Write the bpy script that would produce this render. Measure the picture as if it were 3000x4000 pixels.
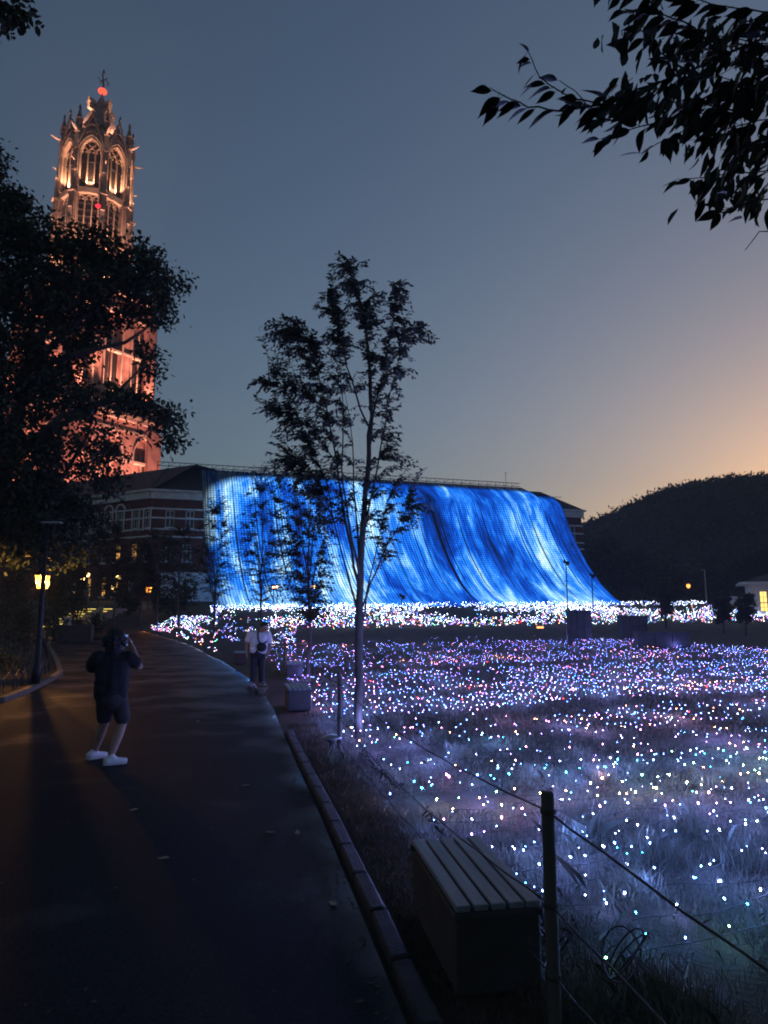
import bpy, math, random
import numpy as np
from mathutils import Vector, Matrix, noise as mnoise
R = math.radians
for o in list(bpy.data.objects):
    bpy.data.objects.remove(o)
scene = bpy.context.scene
C = scene.collection

# ------------------------------------------------------------------ camera
F = 1474.7            # focal length measured on a 1659 x 2212 grid (24 mm equivalent)
CU, CV = 829.5, 1106.0
HOR = 1325.0          # row of the horizon on that grid
CAMZ = 1.85
PITCH = math.atan((HOR - CV) / F)
cd = bpy.data.cameras.new('camera'); cam = bpy.data.objects.new('camera', cd); C.objects.link(cam)
cd.sensor_fit = 'VERTICAL'; cd.sensor_height = 36.0; cd.sensor_width = 27.0; cd.lens = 24.0
cd.clip_end = 3000.0; cd.clip_start = 0.05
cam.location = (0, 0, CAMZ); cam.rotation_euler = (math.pi / 2 + PITCH, 0, 0)
scene.camera = cam
scene.render.engine = 'CYCLES'
scene.cycles.use_denoising = True
scene.cycles.denoiser = 'OPENIMAGEDENOISE'
scene.cycles.max_bounces = 5; scene.cycles.diffuse_bounces = 2; scene.cycles.glossy_bounces = 2
scene.cycles.transmission_bounces = 3; scene.cycles.transparent_max_bounces = 6
scene.cycles.sample_clamp_indirect = 2.0; scene.cycles.use_light_tree = True
scene.cycles.filter_width = 1.9
scene.cycles.caustics_reflective = False; scene.cycles.caustics_refractive = False

# ------------------------------------------------------------------ sky at dusk, sun already down on the right
world = bpy.data.worlds.new('World'); scene.world = world; world.use_nodes = True
nt = world.node_tree; nt.nodes.clear()
out = nt.nodes.new('ShaderNodeOutputWorld'); bg = nt.nodes.new('ShaderNodeBackground')
SUN_AZ = R(38.5)        # to the right of the view direction
sky = nt.nodes.new('ShaderNodeTexSky'); sky.sky_type = 'NISHITA'; sky.sun_disc = False
sky.sun_elevation = R(0.5); sky.sun_rotation = SUN_AZ
sky.altitude = 0; sky.air_density = 0.8; sky.dust_density = 3.0; sky.ozone_density = 1.6
bg.inputs['Strength'].default_value = 0.15
nt.links.new(sky.outputs[0], bg.inputs[0]); nt.links.new(bg.outputs[0], out.inputs[0])
vs = scene.view_settings
vs.view_transform = 'Standard'; vs.look = 'None'; vs.gamma = 1.0; vs.exposure = 1.2; vs.use_curve_mapping = False

# ------------------------------------------------------------------ helpers
rnd = random.Random(11)
CP, SP = math.cos(PITCH), math.sin(PITCH)
def ray(u, v):
    x = (u - CU) / F; y = (CV - v) / F
    return Vector((x, CP - y * SP, SP + y * CP))
def at(u, v, Y):
    d = ray(u, v); return Vector((0, 0, CAMZ)) + d * (Y / d.y)
GY = [-50, 30, 42, 50, 56, 61, 66, 120]; GZ = [0, 0, .25, .9, 1.7, 2.3, 3.0, 3.5]
def gz(x, y):
    return float(np.interp(y - 0.3 * (x + 14), GY, GZ)) if y > 8 else 0.0
def ghit(u, v):
    d = ray(u, v); t = 1.0
    for i in range(6000):
        p = Vector((0, 0, CAMZ)) + d * t
        if p.z <= gz(p.x, p.y): return Vector((p.x, p.y, gz(p.x, p.y)))
        t += 0.02 if t < 40 else 0.1
    return p
def smooth(a, b, x):
    t = max(0, min(1, (x - a) / (b - a))); return t * t * (3 - 2 * t)

MATS = {}
def mat(name, col, rough=0.8, var=0.25, scale=6.0, bump=0.0, bscale=None, metal=0.0, spec=0.4, stretch=(1, 1, 1), col2=None, coat=0.0):
    if name in MATS: return MATS[name]
    m = bpy.data.materials.new(name); m.use_nodes = True; n = m.node_tree; p = n.nodes['Principled BSDF']
    p.inputs['Roughness'].default_value = rough; p.inputs['Metallic'].default_value = metal
    p.inputs['Specular IOR Level'].default_value = spec; p.inputs['Coat Weight'].default_value = coat
    tc = n.nodes.new('ShaderNodeTexCoord'); mp = n.nodes.new('ShaderNodeMapping'); mp.inputs['Scale'].default_value = stretch
    n.links.new(tc.outputs['Object'], mp.inputs[0])
    nz = n.nodes.new('ShaderNodeTexNoise'); nz.inputs['Scale'].default_value = scale; nz.inputs['Detail'].default_value = 6
    n.links.new(mp.outputs[0], nz.inputs[0])
    cr = n.nodes.new('ShaderNodeValToRGB')
    c2 = col2 or tuple(min(1, c * (1 + var)) for c in col); c1 = tuple(c * (1 - var) for c in col)
    cr.color_ramp.elements[0].color = (*c1, 1); cr.color_ramp.elements[0].position = 0.3
    cr.color_ramp.elements[1].color = (*c2, 1); cr.color_ramp.elements[1].position = 0.7
    n.links.new(nz.outputs[0], cr.inputs[0]); n.links.new(cr.outputs[0], p.inputs['Base Color'])
    if bump:
        b = n.nodes.new('ShaderNodeBump'); b.inputs['Strength'].default_value = bump; b.inputs['Distance'].default_value = 0.02
        nb = n.nodes.new('ShaderNodeTexNoise'); nb.inputs['Scale'].default_value = bscale or scale * 6; nb.inputs['Detail'].default_value = 4
        n.links.new(mp.outputs[0], nb.inputs[0]); n.links.new(nb.outputs[0], b.inputs['Height']); n.links.new(b.outputs[0], p.inputs['Normal'])
    MATS[name] = m; return m
def emis(name, col, strength, sampling='AUTO'):
    if name in MATS: return MATS[name]
    m = bpy.data.materials.new(name); m.use_nodes = True; n = m.node_tree; n.nodes.clear()
    o = n.nodes.new('ShaderNodeOutputMaterial'); e = n.nodes.new('ShaderNodeEmission')
    e.inputs[0].default_value = (*col, 1); e.inputs[1].default_value = strength
    n.links.new(e.outputs[0], o.inputs[0]); m.cycles.emission_sampling = sampling
    MATS[name] = m; return m

class MB:
    def __init__(s): s.v = []; s.f = []; s.uv = None
    def add(s, verts, faces):
        o = len(s.v); s.v += [tuple(q) for q in verts]; s.f += [tuple(i + o for i in f) for f in faces]; return s
    def box(s, c, d, rz=0.0, taper=1.0):
        cx, cy, cz = c; a, b, h = d[0] / 2, d[1] / 2, d[2] / 2; co, si = math.cos(rz), math.sin(rz); vs = []
        for z, k in ((-h, 1.0), (h, taper)):
            for x, y in ((-a, -b), (a, -b), (a, b), (-a, b)):
                x *= k; y *= k; vs.append((cx + x * co - y * si, cy + x * si + y * co, cz + z))
        return s.add(vs, [(3, 2, 1, 0), (4, 5, 6, 7), (0, 1, 5, 4), (1, 2, 6, 5), (2, 3, 7, 6), (3, 0, 4, 7)])
    def bbox(s, c, d, bev=0.01, rz=0.0):          # box with chamfered top edges and corners
        cx, cy, cz = c; a, b, h = d[0] / 2, d[1] / 2, d[2] / 2; co, si = math.cos(rz), math.sin(rz); rings = []
        for z, k in ((-h, bev), (-h + bev, 0), (h - bev, 0), (h, bev)):
            A, B = a - k, b - k; e = bev
            ring = [(-A + e, -B), (A - e, -B), (A, -B + e), (A, B - e), (A - e, B), (-A + e, B), (-A, B - e), (-A, -B + e)]
            rings.append([(cx + x * co - y * si, cy + x * si + y * co, cz + z) for x, y in ring])
        vs = [p for r_ in rings for p in r_]; fs = []
        for i in range(3):
            for j in range(8): fs.append((i * 8 + j, i * 8 + (j + 1) % 8, i * 8 + 8 + (j + 1) % 8, i * 8 + 8 + j))
        fs.append(tuple(range(7, -1, -1))); fs.append(tuple(range(24, 32)))
        return s.add(vs, fs)
    def tube(s, pts, rad, n=6, cap=True):
        pts = [Vector(p) for p in pts]; k = len(pts)
        if not hasattr(rad, '__len__'): rad = [rad] * k
        vs = []; fs = []; ref = None
        for i, p in enumerate(pts):
            t = (pts[min(i + 1, k - 1)] - pts[max(i - 1, 0)])
            if t.length < 1e-9: t = Vector((0, 0, 1))
            t.normalize()
            if ref is None: ref = t.orthogonal().normalized()
            a = (ref - t * ref.dot(t));
            if a.length < 1e-6: a = t.orthogonal()
            a.normalize(); ref = a; b = t.cross(a)
            for j in range(n):
                th = 2 * math.pi * j / n; vs.append(p + (a * math.cos(th) + b * math.sin(th)) * rad[i])
        for i in range(k - 1):
            for j in range(n): fs.append((i * n + j, i * n + (j + 1) % n, i * n + n + (j + 1) % n, i * n + n + j))
        if cap: fs.append(tuple(range(n - 1, -1, -1))); fs.append(tuple(range((k - 1) * n, k * n)))
        return s.add(vs, fs)
    def lathe(s, prof, n=12, c=(0, 0, 0), sx=1.0, sy=1.0, rot=0.0):
        vs = []; fs = []
        for r_, z in prof:
            for j in range(n):
                th = 2 * math.pi * j / n + rot; vs.append((c[0] + sx * r_ * math.cos(th), c[1] + sy * r_ * math.sin(th), c[2] + z))
        for i in range(len(prof) - 1):
            for j in range(n): fs.append((i * n + j, i * n + (j + 1) % n, i * n + n + (j + 1) % n, i * n + n + j))
        fs.append(tuple(range(n - 1, -1, -1))); fs.append(tuple(range((len(prof) - 1) * n, len(prof) * n)))
        return s.add(vs, fs)
    def ell(s, c, r_, n=12, m=8):
        prof = [(math.sin(math.pi * i / m) * 0.999 + 0.001, -math.cos(math.pi * i / m)) for i in range(m + 1)]
        o = len(s.v); s.lathe(prof, n)
        for i in range(o, len(s.v)):
            x, y, z = s.v[i]; s.v[i] = (c[0] + x * r_[0], c[1] + y * r_[1], c[2] + z * r_[2])
        return s
    def prism(s, poly, y0, y1):                     # polygon in x-z pushed along y
        n = len(poly); vs = [(x, y0, z) for x, z in poly] + [(x, y1, z) for x, z in poly]
        fs = [tuple(range(n)), tuple(range(2 * n - 1, n - 1, -1))] + [(j, j + n, (j + 1) % n + n, (j + 1) % n) for j in range(n)]
        return s.add(vs, fs)
    def slab(s, poly, z0, z1):                      # polygon in x-y pushed along z
        n = len(poly); vs = [(x, y, z0) for x, y in poly] + [(x, y, z1) for x, y in poly]
        fs = [tuple(range(n - 1, -1, -1)), tuple(range(n, 2 * n))] + [(j, (j + 1) % n, (j + 1) % n + n, j + n) for j in range(n)]
        return s.add(vs, fs)
    def mesh(s, name, material, smooth_=False):
        me = bpy.data.meshes.new(name); me.from_pydata(s.v, [], s.f)
        if isinstance(material, (list, tuple)):
            for m_ in material: me.materials.append(m_)
        elif material: me.materials.append(material)
        if smooth_: me.polygons.foreach_set('use_smooth', [True] * len(me.polygons))
        if s.uv is not None:
            ul = me.uv_layers.new(name='UVMap'); li = np.zeros(len(me.loops), dtype=np.int32); me.loops.foreach_get('vertex_index', li)
            ul.data.foreach_set('uv', np.array(s.uv, dtype=np.float32)[li].ravel())
        me.update(); return me
    def build(s, name, material, parent=None, smooth_=False):
        return link(name, s.mesh(name, material, smooth_), parent)
def link(name, me, parent=None, loc=None, rz=None):
    o = bpy.data.objects.new(name, me); C.objects.link(o)
    if parent is not None: o.parent = parent
    if loc is not None: o.location = loc
    if rz is not None: o.rotation_euler = (0, 0, rz)
    return o
def tag(o, label=None, cat=None, group=None, kind=None):
    if label: o['label'] = label
    if cat: o['category'] = cat
    if group: o['group'] = group
    if kind: o['kind'] = kind
    return o
def thing(name, label, cat, loc=(0, 0, 0), rz=0.0, group=None):
    o = bpy.data.objects.new(name, None); C.objects.link(o); o.empty_display_size = 0.1
    o.location = loc; o.rotation_euler = (0, 0, rz); return tag(o, label, cat, group)
def copy_tree(o, parent=None):
    kids = list(o.children); c = o.copy(); C.objects.link(c); c.parent = parent
    for k in kids: copy_tree(k, c)
    return c
def lamp(kind, name, loc, power, col, parent=None, **kw):
    l = bpy.data.lights.new(name, kind); l.energy = power; l.color = col
    for k, v in kw.items(): setattr(l, k, v)
    o = bpy.data.objects.new(name, l); C.objects.link(o); o.location = loc
    if parent is not None: o.parent = parent
    return o
def aim(o, target):
    d = Vector(target) - Vector(o.location); o.rotation_euler = d.to_track_quat('-Z', 'Y').to_euler()
def quads_mesh(name, V, material, k=4):
    """V: (n,k,3) array of polygons with k corners each"""
    n = len(V); me = bpy.data.meshes.new(name); me.vertices.add(n * k); me.vertices.foreach_set('co', np.asarray(V, dtype=np.float32).ravel())
    me.loops.add(n * k); me.loops.foreach_set('vertex_index', np.arange(n * k, dtype=np.int32))
    me.polygons.add(n); me.polygons.foreach_set('loop_start', np.arange(0, n * k, k, dtype=np.int32)); me.polygons.foreach_set('loop_total', np.full(n, k, dtype=np.int32))
    me.materials.append(material); me.update(calc_edges=True); return me

# ------------------------------------------------------------------ ground
lawn_m = mat('lawn_soil', (.040, .044, .028), .95, .5, 1.4, 1.0, 30, col2=(.075, .062, .046))
xs = np.concatenate([np.linspace(-420, -80, 10), np.linspace(-70, 70, 85), np.linspace(80, 420, 10)])
ys = np.concatenate([np.linspace(-60, -20, 4), np.linspace(-10, 110, 100), np.linspace(120, 560, 12)])
m = MB(); nx, ny = len(xs), len(ys)
m.v = [(float(x), float(y), gz(x, y) - 0.02 + (0.0 if abs(x) > 60 else 0.012 * mnoise.noise(Vector((x * .6, y * .6, 0))))) for y in ys for x in xs]
m.f = [(j * nx + i, j * nx + i + 1, (j + 1) * nx + i + 1, (j + 1) * nx + i) for j in range(ny - 1) for i in range(nx - 1)]
tag(m.build('ground', lawn_m, None, True), kind='structure')

# path: right edge runs along the lawn, left edge meets a planted island, far end opens to a plaza
edge_px = [(605, 1570), (640, 1650), (690, 1760), (740, 1880), (790, 2000), (850, 2150)]
E = [ghit(*p) for p in edge_px]
dE = (E[-1] - E[1]); dE.z = 0; dE.normalize()
EDGE = [E[-1] + dE * 9.0] + E[::-1] + [ghit(592, 1535), ghit(570, 1500), ghit(538, 1466), ghit(480, 1428), ghit(430, 1402), ghit(385, 1384), ghit(338, 1371), ghit(300, 1362)]
path_m = bpy.data.materials.new('wet_asphalt'); path_m.use_nodes = True
n = path_m.node_tree; p = n.nodes['Principled BSDF']
tc = n.nodes.new('ShaderNodeTexCoord')
nz = n.nodes.new('ShaderNodeTexNoise'); nz.inputs['Scale'].default_value = 55; nz.inputs['Detail'].default_value = 8
n2 = n.nodes.new('ShaderNodeTexNoise'); n2.inputs['Scale'].default_value = .8; n2.inputs['Detail'].default_value = 5
n3 = n.nodes.new('ShaderNodeTexNoise'); n3.inputs['Scale'].default_value = 240; n3.inputs['Detail'].default_value = 3
for q in (nz, n2, n3): n.links.new(tc.outputs['Object'], q.inputs[0])
cr = n.nodes.new('ShaderNodeValToRGB'); cr.color_ramp.elements[0].color = (.010, .0115, .0155, 1); cr.color_ramp.elements[1].color = (.036, .040, .050, 1)
cr.color_ramp.elements[0].position = .3; cr.color_ramp.elements[1].position = .72
n.links.new(nz.outputs[0], cr.inputs[0])
mul = n.nodes.new('ShaderNodeMixRGB'); mul.blend_type = 'MULTIPLY'; mul.inputs[0].default_value = .55
n.links.new(cr.outputs[0], mul.inputs[1]); n.links.new(n2.outputs[0], mul.inputs[2]); n.links.new(mul.outputs[0], p.inputs['Base Color'])
att = n.nodes.new('ShaderNodeAttribute'); att.attribute_name = 'wet'
wm = n.nodes.new('ShaderNodeMath'); wm.operation = 'MULTIPLY_ADD'; wm.inputs[1].default_value = 1.0; n.links.new(n2.outputs[0], wm.inputs[0]); n.links.new(att.outputs['Fac'], wm.inputs[2])
wr = n.nodes.new('ShaderNodeMapRange'); wr.inputs[1].default_value = .55; wr.inputs[2].default_value = 1.5; wr.inputs[3].default_value = .62; wr.inputs[4].default_value = .16
n.links.new(wm.outputs[0], wr.inputs[0]); n.links.new(wr.outputs[0], p.inputs['Roughness']); sr = n.nodes.new('ShaderNodeMapRange'); sr.inputs[1].default_value = .6; sr.inputs[2].default_value = 1.1; sr.inputs[3].default_value = .06; sr.inputs[4].default_value = .55
n.links.new(wm.outputs[0], sr.inputs[0]); n.links.new(sr.outputs[0], p.inputs['Specular IOR Level'])
bp = n.nodes.new('ShaderNodeBump'); bp.inputs['Distance'].default_value = .004; bs = n.nodes.new('ShaderNodeMapRange')
bs.inputs[1].default_value = .7; bs.inputs[2].default_value = 1.45; bs.inputs[3].default_value = .8; bs.inputs[4].default_value = .12
n.links.new(wm.outputs[0], bs.inputs[0]); n.links.new(bs.outputs[0], bp.inputs['Strength']); n.links.new(n3.outputs[0], bp.inputs['Height']); n.links.new(bp.outputs[0], p.inputs['Normal'])
ey = np.array([q.y for q in EDGE]); ex = np.array([q.x for q in EDGE])
def path_edge_x(y): return float(np.interp(y, ey, ex))
m = MB(); rows = list(np.linspace(-5, 20, 90)) + list(np.linspace(20.5, float(ey[-1]), 60))
frac = [0, .03, .06, .1, .15, .22, .32, .5, .75, 1, 1.5, 2.2, 3.2, 4.5, 6, 8, 11, 15, 20, 28, 40]
wet = []
for y in rows:
    x0 = path_edge_x(y)
    for k in frac:
        x = x0 - k; m.v.append((x, y, gz(x, y) + .004))
        w = math.exp(-k / .14) * max(0, .45 + 1.1 * mnoise.noise(Vector((0, y * 1.3, 3)))) + .30 * math.exp(-k / 1.6) * smooth(8, 15, y) + .18 * smooth(10, 26, y)
        wet.append(max(0, w))
nf = len(frac)
m.f = [(j * nf + i + 1, j * nf + i, (j + 1) * nf + i, (j + 1) * nf + i + 1) for j in range(len(rows) - 1) for i in range(nf - 1)]
path = m.build('path', path_m, None, True); tag(path, kind='structure')
a = path.data.attributes.new('wet', 'FLOAT', 'POINT'); a.data.foreach_set('value', np.array(wet, dtype=np.float32))

# kerb stones along the lawn side of the path
kerb = thing('kerb', None, None); tag(kerb, kind='structure')
km = mat('kerb_concrete', (.040, .040, .043), .8, .35, 9, .5, 60)
ks = []
L = [Vector((path_edge_x(y), y, 0)) for y in np.arange(1.5, 11.6, .02)]
kerb_shapes = []
for q in range(4):
    b = MB(); b.bbox((0, 0, -.015), (.105, .585, .13), .012)
    b.v = [(x + rnd.uniform(-.003, .003), y + rnd.uniform(-.003, .003), z + rnd.uniform(-.003, .003)) for x, y, z in b.v]
    kerb_shapes.append(b.mesh('kerb_stone', km))
acc = 0.0; last = L[0]
for q in L[1:]:
    acc += (q - last).length; last = q
    if acc > .6:
        acc = 0; t = Vector((path_edge_x(q.y + .3) - path_edge_x(q.y - .3), .6, 0)).normalized()
        nrm = Vector((t.y, -t.x, 0))
        o = link('kerb_stone', kerb_shapes[rnd.randrange(4)], kerb, q + nrm * .095 - t * .3, math.atan2(-t.x, t.y) + rnd.uniform(-.012, .012))
# planted island on the left of the path, with a low stone edge
isl_px = [(-260, 1600), (0, 1519), (60, 1496), (112, 1470), (129, 1457), (124, 1436), (112, 1410), (102, 1392), (92, 1378), (-200, 1378)]
ISL = [ghit(*q) for q in isl_px]
soil = mat('island_soil', (.030, .026, .016), .95, .5, 3, 1.0, 30)
b = MB(); b.v = [(q.x, q.y, q.z + .06) for q in ISL]; b.f = [tuple(range(len(ISL) - 1, -1, -1))]
tag(b.build('planting_bed', soil), kind='structure')
edging = thing('bed_edging', None, None); tag(edging, kind='structure')
em_ = mat('edging_stone', (.16, .13, .10), .8, .35, 8, .6, 40)
es = MB().bbox((0, 0, .04), (.78, .16, .16), .015).mesh('edging_stone', em_)
for i in range(1, 8):
    a_, b_ = ISL[i], ISL[i + 1]; d = b_ - a_; k = max(1, int(d.length / .8))
    for j in range(k):
        q = a_ + d * ((j + .5) / k); o = link('edging_stone', es, edging, (q.x, q.y, q.z), math.atan2(d.y, d.x)); o.scale = (d.length / k / .8, 1, 1)

# ------------------------------------------------------------------ light curtain in front of the long building
up = Vector((0, 0, 1))
def proj(p):
    dz = p[2] - CAMZ; dc = p[1] * CP + dz * SP
    return CU + F * p[0] / dc, CV - F * (dz * CP - p[1] * SP) / dc
def plane_hit(u, v, P, nrm):
    d = ray(u, v); o = Vector((0, 0, CAMZ)); t = (Vector((P[0], P[1], 0)) - Vector((0, 0, 0))).dot(nrm) / d.dot(nrm); return o + d * t
RL = at(435, 1015, 80.0)
Yr = 80.0
while at(1125, 1055, Yr).z < RL.z: Yr += .05
RR = at(1125, 1055, Yr)
DIR = Vector((RR.x - RL.x, RR.y - RL.y, 0)); LEN = DIR.length; DIR.normalize(); NRM = Vector((DIR.y, -DIR.x, 0))
ANG = math.atan2(DIR.y, DIR.x)
TEND = LEN + 2.7
BL = at(464, 1314, 60.0); BR = at(1352, 1299, 76.0)
CORN = 4.6; ZC = 15.3
def wave_profile(t, k=44):
    base = BL + (BR - BL) * (t / TEND); base.z = gz(base.x, base.y) + .12
    low = t > LEN + .2
    topp = RL + DIR * t + (NRM * 1.6 - up * 1.0 if low else up * .1)
    edge_ = RL + DIR * t + NRM * (CORN + 1.1); edge_.z = ZC + .45
    fr = [(.11, .2), (.25, .42), (.43, .63), (.64, .82), (.84, .945), (1, 1)]
    pts = [topp, topp + (edge_ - topp) * .5 + up * .35, edge_] + [Vector((edge_.x + (base.x - edge_.x) * a, edge_.y + (base.y - edge_.y) * a, edge_.z + (base.z - edge_.z) * b)) for a, b in fr]
    ar = [0]
    for i in range(1, len(pts)): ar.append(ar[-1] + (pts[i] - pts[i - 1]).length)
    tot = ar[-1]; q = np.linspace(0, tot, 200); ker = np.hanning(23); ker /= ker.sum(); cs = []
    for c in range(3):
        v_ = np.interp(q, ar, [p_[c] for p_ in pts]); w_ = np.convolve(np.pad(v_, 11, mode='reflect', reflect_type='odd'), ker, 'valid'); cs.append(w_)
    ii = np.linspace(0, 199, k).astype(int); return np.stack(cs, 1)[ii], q[ii]
wm_ = bpy.data.materials.new('light_curtain_leds'); wm_.use_nodes = True; n = wm_.node_tree; n.nodes.clear()
N = lambda t, **k: (lambda x: ([setattr(x, a, b) for a, b in k.items()], x)[1])(n.nodes.new(t))
def MATH(op, a, b=None, clamp=False):
    x = N('ShaderNodeMath', operation=op, use_clamp=clamp)
    for i, q in enumerate((a, b)):
        if q is None: continue
        if isinstance(q, (int, float)): x.inputs[i].default_value = q
        else: n.links.new(q, x.inputs[i])
    return x.outputs[0]
def NOISE(vec, scale, detail=4, dist=0.0, rough=.55):
    x = N('ShaderNodeTexNoise'); x.inputs['Scale'].default_value = scale; x.inputs['Detail'].default_value = detail; x.inputs['Distortion'].default_value = dist; x.inputs['Roughness'].default_value = rough
    n.links.new(vec, x.inputs[0]); return x.outputs[0]
def MAP(vec, sc, loc=(0, 0, 0), rot=(0, 0, 0)):
    x = N('ShaderNodeMapping'); x.inputs['Scale'].default_value = sc; x.inputs['Location'].default_value = loc; x.inputs['Rotation'].default_value = rot; n.links.new(vec, x.inputs[0]); return x.outputs[0]
def RANGE(x, a, b, c, d):
    y = N('ShaderNodeMapRange'); y.interpolation_type = 'SMOOTHSTEP'
    for i, q in enumerate((a, b, c, d)): y.inputs[i + 1].default_value = q
    n.links.new(x, y.inputs[0]); return y.outputs[0]
uvn = N('ShaderNodeUVMap'); uvn.uv_map = 'UVMap'; UV = uvn.outputs[0]
sep = N('ShaderNodeSeparateXYZ'); n.links.new(UV, sep.inputs[0])
big = NOISE(MAP(UV, (.13, .022, 1), (3.1, .4, 0), (0, 0, -.12)), 1.0, 3, .6)
mid = NOISE(MAP(UV, (.36, .075, 1), (1.7, 2.2, 0), (0, 0, -.22)), 1.0, 6, 1.0, .62)
fine = NOISE(MAP(UV, (1.0, .30, 1), (5, 1, 0), (0, 0, -.25)), 1.0, 6, .8, .7)
tex = MATH('ADD', MATH('ADD', MATH('MULTIPLY', big, .50), MATH('MULTIPLY', mid, .58)), MATH('MULTIPLY', fine, .26))
leftb = RANGE(sep.outputs[0], 0, 24, .075, 0)
footb = RANGE(sep.outputs[1], 16, 29, 0, .05)
tex = MATH('ADD', MATH('ADD', tex, leftb), footb)
ramp = N('ShaderNodeValToRGB'); n.links.new(tex, ramp.inputs[0]); e = ramp.color_ramp.elements
e[0].position = .55; e[0].color = (.001, .012, .10, 1); e[1].position = .66; e[1].color = (.002, .060, .46, 1)
for ps, cl in ((.735, (.014, .19, .84, 1)), (.80, (.19, .50, 1, 1)), (.865, (.60, .86, 1, 1))):
    x = e.new(ps); x.color = cl
PER = .30
fu = MATH('SUBTRACT', MATH('FRACT', MATH('DIVIDE', sep.outputs[0], PER)), .5)
fv = MATH('SUBTRACT', MATH('FRACT', MATH('DIVIDE', sep.outputs[1], PER * 1.12)), .5)
rr = MATH('SQRT', MATH('ADD', MATH('MULTIPLY', fu, fu), MATH('MULTIPLY', fv, fv)))
dots = RANGE(rr, .20, .48, 1.6, .42)
em = N('ShaderNodeEmission'); n.links.new(ramp.outputs[0], em.inputs[0])
cdx = MATH('SUBTRACT', 8.0, sep.outputs[0]); cdx = MATH('MAXIMUM', cdx, 0); cdy = MATH('MAXIMUM', MATH('SUBTRACT', 9.5, sep.outputs[1]), 0)
corner = RANGE(MATH('SQRT', MATH('ADD', MATH('MULTIPLY', cdx, cdx), MATH('MULTIPLY', cdy, cdy))), 5.9, 8.2, 1.0, .02)
n.links.new(MATH('MULTIPLY', MATH('MULTIPLY', dots, corner), .70), em.inputs[1])
om = N('ShaderNodeOutputMaterial'); n.links.new(em.outputs[0], om.inputs[0])
curtain = thing('light_curtain', 'huge blue curtain of led light strips pouring like a waterfall down the long building', 'light display', (0, 0, 0))
NS = 80; SW = TEND / NS
for i in range(NS):
    t0 = i * SW; t1 = t0 + SW * rnd.choice((.96, .95, .93, .88)); b = MB(); b.uv = []
    sk0, sk1 = rnd.uniform(-.05, .05), rnd.uniform(-.05, .05); offs = rnd.uniform(-.16, .16)
    if i == 47: sk1 -= .42; t1 -= .05
    for (tt, sk) in ((t0, sk0), ((t0 + t1) / 2, 0), (t1, sk1)):
        PP, qq = wave_profile(min(tt, TEND))
        for j in range(44):
            w = j / 43; belly = math.sin(math.pi * min(1, max(0, (w - .15) / .85)))
            P = Vector(PP[j]) + DIR * (sk * belly) + NRM * (offs * belly); b.v.append(tuple(P)); b.uv.append((tt, qq[j]))
    b.f = [(c * 44 + j, c * 44 + j + 1, (c + 1) * 44 + j + 1, (c + 1) * 44 + j) for c in range(2) for j in range(43)]
    b.build('light_strip', wm_, curtain, True)
# rail and bracing along the top
rail_m = mat('roof_rail_steel', (.05, .05, .055), .5, .2, 5, metal=.6)
rail = MB(); up = Vector((0, 0, 1)); top = RL - NRM * .3
rail.tube([top - DIR * 5 + up * .75, top + DIR * LEN + up * .75], .05, 4); rail.tube([top - DIR * 5 + up * .30, top + DIR * LEN + up * .30], .05, 4)
k = 0.0
while k < LEN + 5:
    q = top - DIR * 5 + DIR * k; rail.tube([q - up * .4, q + up * .78], .04, 4); rail.tube([q + up * .3, q + DIR * .9 + up * .75], .03, 4); k += 1.25
rail.tube([RR + DIR * .2 - NRM * .2 + up * -.9, RR + DIR * 6.4 - NRM * .2 + up * -.9], .05, 4)
rail.build('top_rail', rail_m, curtain)
ant = MB(); q = at(1093, 1052, Yr); ant.tube([q, q + up * 2.0], .035, 4); ant.tube([q + up * 1.95 - DIR * .25, q + up * 1.95 + DIR * .25], .03, 4)
ant.build('antenna', rail_m, curtain)

# ------------------------------------------------------------------ the long brick building
brick_m = mat('dark_brick', (.105, .034, .026), .9, .35, 1.2, .6, 14)
stone_m = mat('pale_stone', (.58, .56, .52), .85, .18, 2.0, .3, 20)
roof_m = mat('slate_roof', (.040, .034, .036), .75, .3, 3.0, .6, 12)
glass_m = mat('dark_glass', (.02, .024, .03), .12, .3, 2.0, spec=.6)
frame_m = mat('white_frame', (.55, .54, .52), .6, .1, 5)
warm_glass = emis('lit_window_glow', (1.0, .50, .12), .45)
def grid_wall(b, x0, x1, z0, z1, ops, depth=.25):
    xs_ = sorted({x0, x1, *[o[0] for o in ops], *[o[1] for o in ops]}); zs_ = sorted({z0, z1, *[o[2] for o in ops], *[o[3] for o in ops]})
    for i in range(len(xs_) - 1):
        for j in range(len(zs_) - 1):
            cx, cz = (xs_[i] + xs_[i + 1]) / 2, (zs_[j] + zs_[j + 1]) / 2
            if any(o[0] < cx < o[1] and o[2] < cz < o[3] for o in ops): continue
            b.add([(xs_[i], 0, zs_[j]), (xs_[i + 1], 0, zs_[j]), (xs_[i + 1], 0, zs_[j + 1]), (xs_[i], 0, zs_[j + 1])], [(0, 1, 2, 3)])
    for (a, c, d, e_) in [o[:4] for o in ops]:
        b.add([(a, 0, d), (c, 0, d), (c, 0, e_), (a, 0, e_), (a, depth, d), (c, depth, d), (c, depth, e_), (a, depth, e_)],
              [(0, 4, 5, 1), (1, 5, 6, 2), (2, 6, 7, 3), (3, 7, 4, 0)])
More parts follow.
